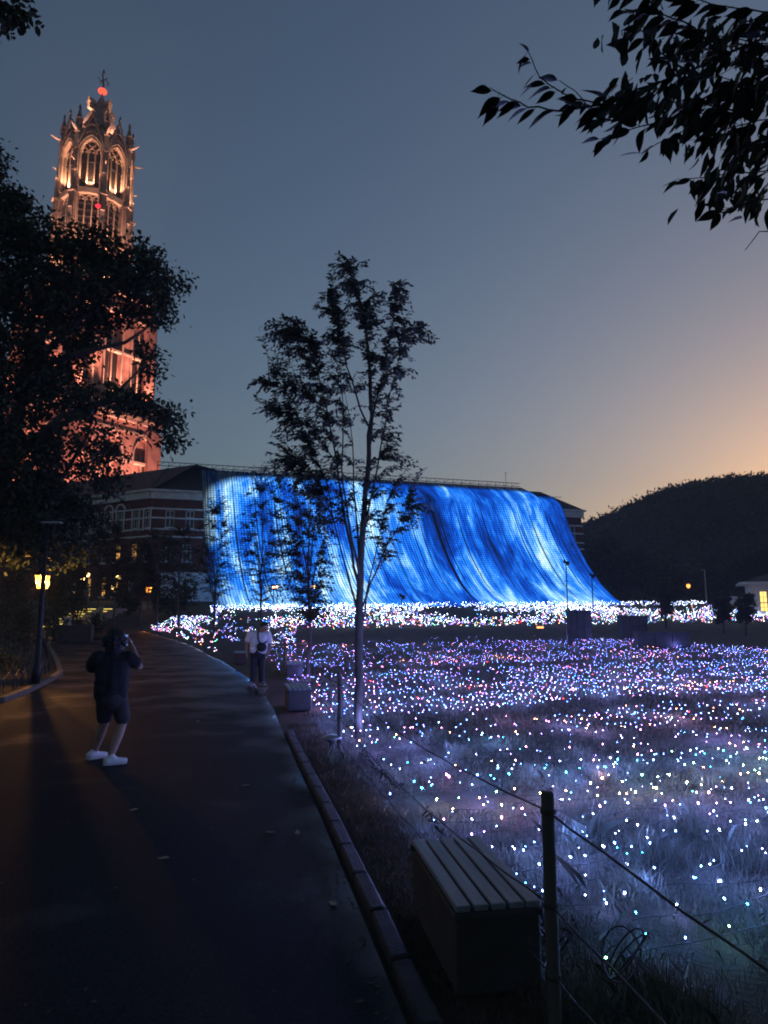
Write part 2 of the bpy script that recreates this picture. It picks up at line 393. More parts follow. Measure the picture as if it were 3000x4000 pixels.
def window(parent, a, c, d, e_, lit=False, depth=.2):
    w = MB(); fw = .1
    w.box(((a + c) / 2, depth - .04, d + fw / 2), (c - a, .08, fw)); w.box(((a + c) / 2, depth - .04, e_ - fw / 2), (c - a, .08, fw))
    for x in (a + fw / 2, c - fw / 2): w.box((x, depth - .042, (d + e_) / 2), (fw, .08, e_ - d - .004))
    w.box(((a + c) / 2, depth - .044, d + (e_ - d) * .62), (c - a - .01, .07, .08))
    w.box(((a + c) / 2, depth - .046, (d + e_) / 2), (.07, .06, e_ - d - .01))
    f_ = w.build('window', frame_m, parent)
    g = MB(); g.add([(a, depth, d), (c, depth, d), (c, depth, e_), (a, depth, e_)], [(0, 1, 2, 3)]); g.build('pane', warm_glass if lit else glass_m, f_)
    s = MB(); s.box(((a + c) / 2, -.06, d - .08), (c - a + .24, .2, .13)); s.build('sill', stone_m, f_)
# facade lines
FC0 = RL + NRM * CORN
NRM3 = Vector((NRM.x, NRM.y, 0))
Cc = plane_hit(330, 1061, FC0, NRM3); Cr = plane_hit(1255, 1104, FC0, NRM3)
ZTOP = 15.2
GB = 2.6
bld = thing('brick_building', 'long dark brick building with slate mansard roof behind the blue curtain', 'building', (Cc.x, Cc.y, 0), ANG)
ML = (Vector((Cr.x - Cc.x, Cr.y - Cc.y))).length
def loc_x(u, v=1120):
    q = plane_hit(u, v, FC0, NRM3); return (Vector((q.x - Cc.x, q.y - Cc.y)).dot(Vector((DIR.x, DIR.y))))
ops = []
for u0, u1 in ((357, 377), (401, 420)): ops.append((loc_x(u0), loc_x(u1), 11.2, 13.15))
for u0, u1 in ((352, 372), (397, 416)): ops.append((loc_x(u0), loc_x(u1), 7.5, 9.4))
x0, x1 = loc_x(1225, 1130), loc_x(1240, 1130); ops.append((ML - 2.25, ML - .95, 10.6, 13.3)); ops.append((ML - 2.25, ML - .95, 6.4, 9.0))
b = MB(); grid_wall(b, 0, ML, GB, ZTOP - .8, ops); b.build('wall', brick_m, bld)
for o in ops: window(bld, *o)
b = MB()
b.box((ML / 2, 6.5, ZTOP - .8), (ML - .4, 12.5, .1)); b.build('roof_deck', roof_m, bld)
b = MB()
for z, h, d in ((ZTOP - .42, .84, .30), (ZTOP + .06, .22, .55)): b.box((ML / 2, -d / 2 + .1, z), (ML + 2 * d - .2, d + .25, h))
b.build('cornice', stone_m, bld)
b = MB()
for z in (13.28, 12.25, 11.02, 10.2):
    for x, w in ((3.6, 8.0), (ML - 1.3, 3.0)): b = MB(); b.box((x, -.035, z), (w, .09, .17)); b.build('stone_band', stone_m, bld)
b = MB(); b.box((4.4, -.05, 6.2), (7.4, .12, .3)); b.build('stone_band', stone_m, bld)
b = MB(); b.box((4.6, -.03, 4.5), (6.6, .1, 3.1)); b.build('stone_plinth', stone_m, bld)
# mansard: steep front slope up to the ridge
ridge_in = CORN - .15; zr = RL.z
b = MB()
hipL, hipR = 1.2, ML - 3.4
b.add([(-.35, -.3, ZTOP + .18), (ML + .35, -.3, ZTOP + .18), (hipR + 1.9, 3.4, zr - 1.5), (hipR, ridge_in, zr - .35), (hipL, ridge_in, zr - .05), (ML + .35, 12.5, ZTOP + .18), (hipR, 9, zr - .25), (hipL, 9, zr - .05), (hipR + 1.9, 9, zr - .9)],
      [(0, 1, 2, 3, 4), (1, 5, 8, 2), (4, 3, 6, 7), (3, 2, 8, 6)])
b.build('roof', roof_m, bld)
b = MB(); b.add([(ML, 0, GB), (ML, 12.4, GB), (ML, 12.4, ZTOP), (ML, 0, ZTOP)], [(0, 1, 2, 3)]); b.build('end_wall', brick_m, bld)

# left wing, turned away at the corner
q = plane_hit(330, 1061, FC0, NRM3); YA = 70.0
while at(177, 1079, YA).z < Cc.z: YA += .05
WA = at(177, 1079, YA); wd = Vector((Cc.x - WA.x, Cc.y - WA.y, 0)).normalized(); WL = 33.0
wo = Vector((Cc.x, Cc.y, 0)) - wd * WL; wang = math.atan2(wd.y, wd.x); wn = Vector((wd.y, -wd.x, 0))
wing = thing('brick_wing', 'brick wing with paired arched windows and white bands, half hidden by the dark trees', 'building', (wo.x, wo.y, 0), wang)
def wing_x(u, v=1120):
    q = plane_hit(u, v, Cc, wn); return (Vector((q.x, q.y, 0)) - wo).dot(wd)
ops = []
for u0, u1, ar in ((161, 174, 0), (197, 210, 0), (228, 242, 1), (253, 267, 1), (287.5, 300, 0), (312, 324, 0)): ops.append((wing_x(u0), wing_x(u1), 11.15, 13.1, 0, ar))
for u0, u1, lit in ((150, 165, 0), (188, 202, 0), (222, 233, 0), (252, 263, 1), (286, 298, 1), (311, 322, 0)): ops.append((wing_x(u0), wing_x(u1), 7.5, 9.5, lit, 0))
for u0, u1, lit in ((196, 204, 1), (160, 172, 1), (226, 236, 1), (251, 262, 1), (284, 296, 0)): ops.append((wing_x(u0), wing_x(u1), 3.7, 5.9, lit, 0))
b = MB(); grid_wall(b, 0, WL - .004, GB - 1.2, ZTOP - .8, ops); b.build('wall', brick_m, wing)
for o in ops:
    window(wing, *o[:4], lit=bool(o[4]))
    if o[5]:
        cx, w = (o[0] + o[1]) / 2, (o[1] - o[0]) / 2 + .22; b = MB()
        b.tube([(cx + w * math.cos(a_), -.03, 13.3 + w * math.sin(a_)) for a_ in np.linspace(0, math.pi, 13)], .12, 4); b.build('arch_trim', stone_m, wing)
b = MB()
for z, h, d in ((ZTOP - .42, .84, .30), (ZTOP + .06, .22, .55)): b.box((WL / 2 - .05, -d / 2 + .1, z - .003), (WL - .1, d + .25, h))
b.build('cornice', stone_m, wing)
b = MB()
for z in (13.28, 12.25, 11.02, 10.2): b.box((WL / 2, -.035, z), (WL - .01, .09, .17))
for o in ops[:6]:
    for x in (o[0] - .1, o[1] + .1): b.box((x, -.04, 12.1), (.16, .1, 2.5))
b.build('stone_band', stone_m, wing)
b = MB()
b.add([(0, -.3, ZTOP + .18), (WL + .3, -.3, ZTOP + .18), (WL + 2.2, 4.2, zr - .05), (0, 4.5, zr - .05), (0, 9, zr - .05), (WL + 2.2, 9, zr - .05)], [(0, 1, 2, 3), (3, 2, 5, 4)])
b.build('roof', roof_m, wing)
for cx in (wing_x(204), wing_x(168)):
    b = MB(); b.box((cx, -.5, 3.0), (.5, .5, 3.2)); b.build('porch_pier', stone_m, wing)

# ------------------------------------------------------------------ the floodlit tower
TX, TY = -54.6, 119.0; TROT = R(12.8); GT = 3.0
lime = mat('tower_limestone', (.36, .27, .21), .85, .25, .8, .5, 6)
dlime = mat('tower_weathered_stone', (.17, .125, .105), .9, .35, .9, .5, 6)
tbrick = mat('tower_red_brick', (.32, .17, .135), .9, .3, .7, .5, 8)
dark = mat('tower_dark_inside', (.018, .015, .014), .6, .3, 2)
lead = mat('tower_lead_roof', (.15, .12, .11), .6, .3, 1.2, .4, 6)
iron = mat('tower_iron', (.02, .02, .022), .6, .2, 3)
tower = thing('gothic_tower', 'tall gothic brick and stone tower floodlit orange with a pinnacled octagonal top', 'tower', (TX, TY, 0), TROT)
def arch_pts(xa, xb, zp, k=9, h=1.0):
    w = xb - xa; L_ = [(xb + w * math.cos(a_), zp + h * w * math.sin(a_)) for a_ in np.linspace(math.pi, 2 * math.pi / 3, k)]
    return L_ + [(xa + xb - x, z) for x, z in L_[::-1][1:]]
def arch_wall(b, x0, x1, z0, z1, ops, yf, depth):
    """wall in the x-z plane at y=yf (outside is -y) with pointed openings (xa, xb, sill, spring)"""
    cur = x0
    def rect(a, c, d, e_):
        if c - a > 1e-4 and e_ - d > 1e-4: b.add([(a, yf, d), (c, yf, d), (c, yf, e_), (a, yf, e_)], [(0, 1, 2, 3)])
    for xa, xb, zs, zp, *hh in ops:
        rect(cur, xa, z0, z1); rect(xa, xb, z0, zs); A = arch_pts(xa, xb, zp, 9, hh[0] if hh else 1.0)
        for (p0, p1) in zip(A[:-1], A[1:]): b.add([(p0[0], yf, p0[1]), (p1[0], yf, p1[1]), (p1[0], yf, z1), (p0[0], yf, z1)], [(0, 1, 2, 3)])
        ring = [(xa, zs)] + A + [(xb, zs)]; k_ = len(ring)
        b.add([(x, yf, z) for x, z in ring] + [(x * .93 + (xa + xb) / 2 * .07, yf + depth, z) for x, z in ring], [(j, j + k_, (j + 1) % k_ + k_, (j + 1) % k_) for j in range(k_)])
        cur = xb
    rect(cur, x1, z0, z1)
def ring8(me_list, k=8, off=0.0, step=math.pi / 4):
    for nm, me in me_list:
        for i in range(k): link(nm, me, tower, (0, 0, 0), off + i * step)
AP = 5.85; FW = 2 * AP * math.tan(math.pi / 8); OZ0, OZ1, OZ2 = 59.5, 77.5, 89.6
yf = -AP
b = MB(); arch_wall(b, -FW / 2, FW / 2, OZ0, OZ1, [(-1.85, 1.85, 60.2, 76.7, .1)], yf, 1.1)
arch_wall(b, -FW / 2, FW / 2, OZ1, OZ2, [(-1.85, 1.85, 78.0, 84.6)], yf, 1.1); wall_me = b.mesh('octagon_wall', lime)
b = MB()
for zz0, zz1 in ((60.2, 76.5), (78.0, 85.6)):
    for x in (-.62, .62): b.box((x, yf + .75, (zz0 + zz1) / 2), (.2, .3, zz1 - zz0))
b.box((0, yf + .7, OZ1 - .2), (3.4, .35, .5))
for zz in (75.9, 85.2):
    for x in (-1.24, 0, 1.24):
        A = arch_pts(x - .56, x + .56, zz); b.tube([(q_[0], yf + .72, q_[1]) for q_ in A], .13, 5)
        b.ell((x - .28, yf + .7, zz + .1), (.12, .12, .12), 6, 4); b.ell((x + .28, yf + .7, zz + .1), (.12, .12, .12), 6, 4)
for cx, cz, r_ in ((0, 87.0, .62),):
    b.tube([(cx + r_ * math.cos(a_), yf + .72, cz + r_ * math.sin(a_)) for a_ in np.linspace(0, 2 * math.pi, 15)], .13, 5)
    for a_ in range(4): b.ell((cx + .36 * math.cos(a_ * math.pi / 2), yf + .7, cz + .36 * math.sin(a_ * math.pi / 2)), (.1, .1, .1), 6, 4)
trac_me = b.mesh('tracery', lime)
b = MB()
for w, y_, r_ in ((1.85, -.05, .16), (2.15, -.18, .13)):
    A = arch_pts(-w, w, 84.5); b.tube([(x, yf + y_, z) for x, z in [(-w, 78.0)] + A + [(w, 78.0)]], r_, 5)
for x in (-1.9, 1.9): b.tube([(x, yf - .06, 60.0), (x, yf - .06, 77.3)], .14, 5)
arc_me = b.mesh('archivolt', lime)
b = MB()
for s_ in (-1, 1):
    b.tube([(s_ * 2.55, yf - .25, 85.2), (0, yf - .25, 92.6)], [.2, .16], 5)
    for k_ in range(1, 6): q_ = k_ / 6; b.ell((s_ * (2.55 * (1 - q_) + .18), yf - .25, 85.2 + 7.4 * q_ + .12), (.2, .2, .24), 6, 4)
b.tube([(.72 * math.cos(a_), yf - .22, 89.6 + .72 * math.sin(a_)) for a_ in np.linspace(0, 2 * math.pi, 15)], .11, 5)
b.tube([(-1.05, yf - .22, 88.45), (0, yf - .22, 88.95), (1.05, yf - .22, 88.45)], .09, 5)
b.prism([(-1.5, 88.9), (1.5, 88.9), (0, 92.3)], yf + .15, yf + .35)
b.lathe([(.16, 0), (.1, .5), (.34, .62), (.12, .85), (.22, 1.15), (.02, 1.7)], 6, (0, yf - .25, 92.4))
gab_me = b.mesh('gable', dlime)
ring8([('octagon_wall', wall_me), ('tracery', trac_me), ('archivolt', arc_me), ('gable', gab_me)])
# corner buttresses with pinnacles
cr_ = AP / math.cos(math.pi / 8)
b = MB(); b.box((0, -cr_ + .05, 68), (1.15, 1.5, 17)); b.box((0, -cr_ + .25, 81), (.95, 1.1, 9.2)); b.box((0, -cr_ - .5, 65.5), (.8, .8, 12)); b.box((0, -cr_ - .2, 76.7), (1.3, 1.6, .35))
butt = b.mesh('buttress', dlime)
b = MB()
for y_, zb, zt, w in ((-cr_ - .55, 71.5, 74.8, .42), (-cr_ - .35, 77.0, 83.6, .40), (-cr_ + .0, 85.4, 90.8, .55)):
    b.lathe([(w, 0), (w, (zt - zb) * .55), (w * 1.25, (zt - zb) * .58), (w * .75, (zt - zb) * .63), (w * .2, (zt - zb) * .95), (w * .35, (zt - zb) * .97), (.03, zt - zb + .35)], 4, (0, y_, zb), rot=math.pi / 4)
shaft = b.mesh('pinnacle', lime)
b = MB(); b.lathe([(.62, 0), (.62, 1.1), (.8, 1.25), (.45, 1.6), (.16, 3.3), (.3, 3.5), (.03, 4.3)], 4, (0, -cr_ + .1, 90.0), rot=math.pi / 4)
for k_ in range(3): b.ell((0, -cr_ + .1, 91.9 + k_ * .55), (.42 - .09 * k_,) * 2 + (.1,), 6, 4)
fin = b.mesh('corner_spirelet', dlime)
b = MB(); b.tube([(0, -cr_ + .2, 88.6), (0, -cr_ - 1.1, 88.85), (0, -cr_ - 2.1, 89.15)], [.26, .19, .04], 6); garg_top = b.mesh('gargoyle', lime)
b = MB(); b.tube([(0, -cr_, 82.6), (0, -cr_ - .7, 82.7), (0, -cr_ - 1.3, 82.85)], [.14, .1, .03], 6)
garg = b.mesh('gargoyle', lime)
ring8([('buttress', butt), ('pinnacle', shaft), ('corner_spirelet', fin), ('gargoyle', garg_top), ('gargoyle', garg)], 8, math.pi / 8)
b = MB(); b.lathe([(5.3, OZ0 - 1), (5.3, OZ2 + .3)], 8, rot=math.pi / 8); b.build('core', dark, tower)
b = MB()
for zz in np.arange(61.5, 76, 1.25): b.lathe([(5.5, 0), (5.5, .16)], 8, (0, 0, zz), rot=math.pi / 8)
for zz in (79.5, 83.4): b.lathe([(5.5, 0), (5.5, .2)], 8, (0, 0, zz), rot=math.pi / 8)
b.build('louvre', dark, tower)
belf = emis('belfry_glow', (.62, .50, .16), .13)
for x, z, w, h in ((-1.2, 81.2, .9, 2.2), (0, 81.6, .9, 1.6), (1.22, 81.0, .9, 1.8), (-1.2, 83.2, .9, .14), (0, 83.0, .9, .14), (1.22, 83.0, .9, .14)):
    b = MB(); b.box((x, yf + .98, z), (w, .05, h)); b.build('lit_opening', belf, tower)
b = MB(); b.lathe([(6.0, 0), (6.0, .5), (5.4, .6), (5.2, 1.0)], 8, (0, 0, 89.4), rot=math.pi / 8); b.build('octagon_cornice', dlime, tower)
b = MB(); b.lathe([(3.5, 0), (3.5, 2.2), (3.75, 2.3), (3.75, 2.6)], 8, (0, 0, 89.9), rot=math.pi / 8); b.build('lantern_drum', lime, tower)
b = MB(); b.lathe([(4.3, 92.0), (3.7, 93.2), (3.0, 94.7), (2.3, 96.2), (1.5, 97.9), (.75, 99.6), (.22, 100.8), (.16, 101.2)], 8, rot=math.pi / 8); b.build('spire', lead, tower)
for i in range(4):
    b = MB(); b.box((0, -2.25, 97.3), (.7, .9, 1.2)); b.prism([(-.5, 97.9), (.5, 97.9), (0, 99.2)], -2.75, -1.3)
    o = b.build('dormer', lime, tower); o.rotation_euler = (0, 0, math.pi / 4 + i * math.pi / 2)
b = MB(); b.ell((0, 0, 102.0), (.85, .85, .5), 14, 8); b.build('red_lit_ball', emis('ball_red_glow', (1, .10, .05), .75), tower, True)  # ball made to glow itself, in place of a red lamp shining on it
b = MB(); b.tube([(0, 0, 101), (0, 0, 106.2)], [.12, .05], 5); b.lathe([(.05, 0), (.28, .4), (.05, 1.1)], 6, (0, 0, 105.7))
for a_ in (0, math.pi / 2):
    c_, s_ = math.cos(a_), math.sin(a_); b.tube([(-1.1 * c_, -1.1 * s_, 104.9), (-.4 * c_, -.4 * s_, 104.2), (.4 * c_, .4 * s_, 104.6), (1.0 * c_, 1.0 * s_, 103.9), (.8 * c_, .8 * s_, 103.3)], .1, 5)
    b.tube([(-.6 * c_, -.6 * s_, 103.6), (.7 * c_, .7 * s_, 105.0)], .09, 5)
b.build('weather_vane', iron, tower)
b = MB(); b.ell((1.95, yf - .9, 74.0), (.42, .42, .34), 8, 6); b.build('warning_lamp', emis('warning_red', (1, .015, .03), 1.6), tower, True)
# square stages
def square_stage(h, z0, z1, nb, name, material, bw):
    b = MB(); W = 2 * h; bay = W / nb; ops_ = []
    for i in range(nb):
        cx = -h + bay * (i + .5); ops_.append((cx - bay * .33, cx + bay * .33, z0 + 2.2, z1 - 2.0 - bay * .62))
    arch_wall(b, -h, h, z0, z1, ops_, -h, .9); me = b.mesh(name, material)
    b = MB(); b.add([(-h, -h + .88, z0), (h, -h + .88, z0), (h, -h + .88, z1), (-h, -h + .88, z1)], [(0, 1, 2, 3)]); back = b.mesh('niche_wall', material)
    b = MB()
    for xa, xb, zs, zp in ops_:
        A = arch_pts(xa, xb, zp); b.tube([(x, -h - .06, z) for x, z in [(xa, zs)] + A + [(xb, zs)]], .2, 5); b.box(((xa + xb) / 2, -h + .55, (zs + zp) / 2), (.28, .35, zp - zs)); b.box(((xa + xb) / 2, -h, zs - .2), (xb - xa + .4, .5, .3))
    trim = b.mesh('niche_trim', lime)
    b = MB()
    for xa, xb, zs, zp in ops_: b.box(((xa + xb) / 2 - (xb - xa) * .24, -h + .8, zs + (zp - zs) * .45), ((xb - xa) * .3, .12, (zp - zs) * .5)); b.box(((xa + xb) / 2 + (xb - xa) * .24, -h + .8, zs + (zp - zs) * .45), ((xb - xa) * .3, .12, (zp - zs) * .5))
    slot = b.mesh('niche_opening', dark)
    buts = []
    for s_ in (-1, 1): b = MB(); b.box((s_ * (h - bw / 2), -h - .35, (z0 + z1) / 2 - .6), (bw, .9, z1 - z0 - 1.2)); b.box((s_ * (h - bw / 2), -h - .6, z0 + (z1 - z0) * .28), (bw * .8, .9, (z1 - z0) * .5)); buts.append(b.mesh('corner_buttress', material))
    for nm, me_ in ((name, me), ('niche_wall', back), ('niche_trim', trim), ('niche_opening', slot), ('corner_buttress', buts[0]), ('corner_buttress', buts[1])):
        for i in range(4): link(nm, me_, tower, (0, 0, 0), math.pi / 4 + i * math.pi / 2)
def square_slab(h, z0, z1, nm, m_): b = MB(); b.box((0, 0, (z0 + z1) / 2), (2 * h, 2 * h, z1 - z0), math.pi / 4); b.build(nm, m_, tower)
square_stage(9.5, GT, 35.4, 3, 'lower_stage', tbrick, 2.6)
square_stage(8.3, 36.6, 58.2, 3, 'upper_stage', tbrick, 2.0)
for z_ in (12.0, 20.5, 28.0, 33.2): square_slab(9.72, z_, z_ + .4, 'string_course', lime)
for z_ in (40.0, 47.5, 54.6): square_slab(8.5, z_, z_ + .35, 'string_course', lime)
square_slab(10.1, 35.2, 35.9, 'gallery', lime); square_slab(10.35, 35.9, 36.3, 'gallery_lip', lime); square_slab(9.0, 58.2, 58.9, 'upper_gallery', lime)
def balustrade(h, z, nm):
    b = MB(); b.box((0, -h, z + 1.15), (2 * h, .22, .2)); b.box((0, -h, z + .06), (2 * h, .22, .14))
    for x in np.arange(-h + .4, h, .8): b.box((x, -h, z + .6), (.16, .16, 1.0))
    for s_ in (-1, 1): b.lathe([(.5, 0), (.5, 1.6), (.62, 1.7), (.1, 3.6)], 4, (s_ * h, -h, z), rot=math.pi / 4)
    me = b.mesh(nm, lime)
    for i in range(4): link(nm, me, tower, (0, 0, 0), math.pi / 4 + i * math.pi / 2)
balustrade(10.0, 36.3, 'balustrade'); balustrade(8.8, 58.9, 'upper_balustrade')
# floodlights of the tower: housings on the galleries, each with its lamp
fl_me = MB().bbox((0, 0, 0), (.5, .35, .4), .05).mesh('floodlight', iron)
def flood(x, y, z, tx, ty, tz, power, col, size=70):
    o = link('floodlight', fl_me, tower, (x, y, z)); l = lamp('SPOT', 'floodlight_lamp', (x, y, z + .35), power, col, tower, spot_size=R(size), spot_blend=.6, shadow_soft_size=.25); aim(l, (tx, ty, tz))
OR = (1.0, .49, .33)
for i in (-2, -1, 0, 1, 2):
    a_ = -math.pi / 2 + i * math.pi / 4
    flood(8.6 * math.cos(a_), 8.6 * math.sin(a_), 59.4, 6.0 * math.cos(a_), 6.0 * math.sin(a_), 82, 19000, OR, 60)
    for z_, pw in ((60.6, 2600), (78.3, 2400)):
        flood((AP - .35) * math.cos(a_), (AP - .35) * math.sin(a_), z_, (AP - .75) * math.cos(a_), (AP - .75) * math.sin(a_), z_ + 9, pw, (1, .52, .30), 120)
flood(-4.6, -2.8, 90.6, -1.0, 0, 97, 6000, (1, .5, .32), 90)
flood(4.4, -3.0, 90.6, 1.0, 0, 97, 1800, (1, .5, .32), 90)
for a_ in (-math.pi * .75, -math.pi * .25):
    t_ = a_ + math.pi / 2; tx_, ty_ = math.cos(t_), math.sin(t_)
    for s_ in (-6, 0, 6):
        flood(10.6 * math.cos(a_) + s_ * tx_, 10.6 * math.sin(a_) + s_ * ty_, 36.7, 8.9 * math.cos(a_) + s_ * tx_, 8.9 * math.sin(a_) + s_ * ty_, 52, 10000, (1, .42, .30), 62)
        flood(16 * math.cos(a_) + s_ * tx_, 16 * math.sin(a_) + s_ * ty_, 12.0, 10.3 * math.cos(a_) + s_ * tx_, 10.3 * math.sin(a_) + s_ * ty_, 25, 19000, (1, .42, .32), 52)

# ------------------------------------------------------------------ vegetation
leaf_dark = mat('leaf_dark', (.030, .046, .020), .65, .45, .9, spec=.3)
leaf_mid = mat('leaf_mid', (.040, .056, .026), .6, .4, .8, spec=.35)
bark = mat('bark', (.085, .070, .058), .9, .4, 5, .8, 30, stretch=(1, 1, .25))
bark_pale = mat('bark_pale', (.085, .075, .07), .85, .35, 5, .6, 30, stretch=(1, 1, .3))
nrg = np.random.default_rng(5)
def leaf_quads(P, size, droop=.5, flat=.5, dirs=None, w=.23):
    """P (n,3) leaf bases -> (n,6,3) pointed leaf polygons folded a little"""
    n_ = len(P); sz = size * nrg.uniform(.65, 1.25, (n_, 1))
    d = nrg.normal(size=(n_, 3)) if dirs is None else dirs + nrg.normal(size=(n_, 3)) * .45
    d[:, 2] -= droop; d /= np.linalg.norm(d, axis=1, keepdims=True)
    up_ = nrg.normal(size=(n_, 3)) * .7; up_[:, 2] += flat * 2; s = np.cross(d, up_); s /= np.linalg.norm(s, axis=1, keepdims=True) + 1e-9
    u_ = np.cross(s, d)
    def pt(a, b, c): return P + d * sz * a + s * sz * b + u_ * sz * c
    return np.stack([pt(0, 0, 0), pt(.3, w, .05), pt(.65, w * .92, .03), pt(1, 0, -.08), pt(.65, -w * .92, .03), pt(.3, -w, .05)], 1)
def clump_leaves(blobs, dens, size, sig, per, jitter=True):
    """blobs: (centre, radii) ellipsoids; leaves in small clumps through their volume"""
    out_ = []
    for c, r_ in blobs:
        vol = r_[0] * r_[1] * r_[2]; k = max(3, int(dens * (r_[0] * r_[2]) ** 1.0))
        q = nrg.normal(size=(k, 3)); q /= np.linalg.norm(q, axis=1, keepdims=True); q *= nrg.uniform(.15, 1, (k, 1)) ** .45
        cc = np.array(c) + q * np.array(r_)
        for x in cc:
            m_ = int(per * nrg.uniform(.5, 1.4)); out_.append(x + nrg.normal(size=(m_, 3)) * sig * np.array([1, 1, .75]))
    return np.concatenate(out_)
def wig(a, b, k=5, amp=.04):
    a, b = Vector(a), Vector(b); L_ = (b - a).length; return [a + (b - a) * (i / k) + (Vector((rnd.gauss(0, 1), rnd.gauss(0, 1), rnd.gauss(0, .5))) * amp * L_ if 0 < i < k else Vector()) for i in range(k + 1)]
def px_blobs(L_, Y, dy):
    o = []
    for u, v, ru, rv, *yy in L_:
        Y_ = Y + (yy[0] if yy else 0); c = at(u, v, Y_); s = Y_ / F * 1.03; o.append((tuple(c), (ru * s, dy * (.5 + .5 * min(1, ru / 60)), rv * s)))
    return o

# big dark tree on the left whose crown hides the tower's lower half
tree_px = [(15, 400, 40, 60), (20, 470, 45, 60), (30, 540, 70, 60), (115, 512, 36, 34), (85, 560, 45, 55), (170, 545, 55, 36), (230, 548, 50, 36), (285, 565, 52, 40), (160, 650, 80, 60),
           (325, 580, 42, 40), (368, 615, 28, 24), (240, 640, 75, 55), (320, 650, 60, 45), (345, 680, 20, 18), (170, 700, 60, 40), (60, 660, 80, 70), (130, 760, 60, 50), (40, 790, 60, 80), (95, 850, 45, 40), 
           (312, 765, 22, 18), (328, 800, 18, 22), (140, 830, 50, 30), (180, 880, 40, 20), (260, 870, 45, 25), (330, 880, 50, 28), (368, 905, 26, 22), (350, 945, 26, 16), (380, 935, 14, 12), (205, 950, 50, 40),
           (150, 980, 25, 40), (60, 930, 60, 60), (90, 1010, 60, 50), (30, 1050, 60, 70), (120, 1080, 60, 50), (60, 1130, 70, 50), (160, 1120, 40, 40), (20, 1180, 50, 50), (120, 1180, 60, 40), (225, 1010, 25, 30), (240, 1055, 25, 22), (-40, 700, 60, 200), (-40, 1000, 60, 200)]
YT = 19.0
tbase = ghit(-40, 1500); tbase = Vector((-11.6, 18.6, 0))
tree = thing('broad_tree', 'large dark leafy tree at the left edge, hiding the tower base', 'tree', tbase)
tr = MB()
def rel(p, o_): return Vector(p) - Vector(o_)
T0 = Vector((0, 0, -.1)); tk = rel(at(-30, 1180, YT), tbase); tk2 = rel(at(20, 1000, YT), tbase); tk3 = rel(at(60, 800, YT), tbase)
tr.tube([T0, T0 + Vector((.1, 0, 1.2)), tk, tk2, tk3, rel(at(80, 600, YT), tbase)], [.34, .27, .24, .19, .12, .05], 9); tr.build('trunk', bark, tree, True)
for st, px in ((tk, [(60, 1120), (130, 1040), (190, 940), (205, 880)]), (tk2, [(110, 930), (200, 880), (300, 850), (380, 900)]), (tk2, [(130, 900), (240, 860), (310, 790)]), (tk3, [(160, 700), (260, 620), (350, 600)]), (tk3, [(130, 650), (200, 540)]),
               (tk, [(40, 1150), (100, 1120), (180, 1110)]), (tk2, [(-30, 850), (-20, 600), (15, 420)]), (tk3, [(180, 760), (270, 740), (330, 700)])):
    pts = [st] + [rel(at(u, v, YT + rnd.uniform(-.8, .8)), tbase) for u, v in px]; b = MB(); b.tube(pts, list(np.linspace(.11, .02, len(pts))), 6); b.build('limb', bark, tree, True)
P = clump_leaves(px_blobs(tree_px, YT, 1.6), 72, .15, .18, 42)
o = link('crown', quads_mesh('crown', leaf_quads(P - np.array(tbase), .155, .3, .4), leaf_dark, 6), tree)
# a near branch with leaves in the top left corner, from a tree beside the camera
nb = thing('leafy_branch', 'dark leafy branch tip hanging into the top left corner of the sky', 'branch', at(-60, -40, 7.0))
b = MB(); org = Vector(nb.location)
b.tube([Vector((-1.2, 0, .5)), Vector((0, 0, 0)), rel(at(40, 30, 7), org), rel(at(70, 30, 7), org)], [.04, .025, .012, .006], 6); b.build('branch', bark, nb)
P = clump_leaves(px_blobs([(10, 20, 30, 30), (40, 40, 28, 26), (60, 25, 20, 18), (20, 60, 20, 14), (70, 50, 8, 12), (-40, 20, 40, 50)], 7.0, .25), 420, .1, .05, 9)
link('foliage', quads_mesh('foliage', leaf_quads(P - np.array(org), .11, .8, .3), leaf_dark, 6), nb)

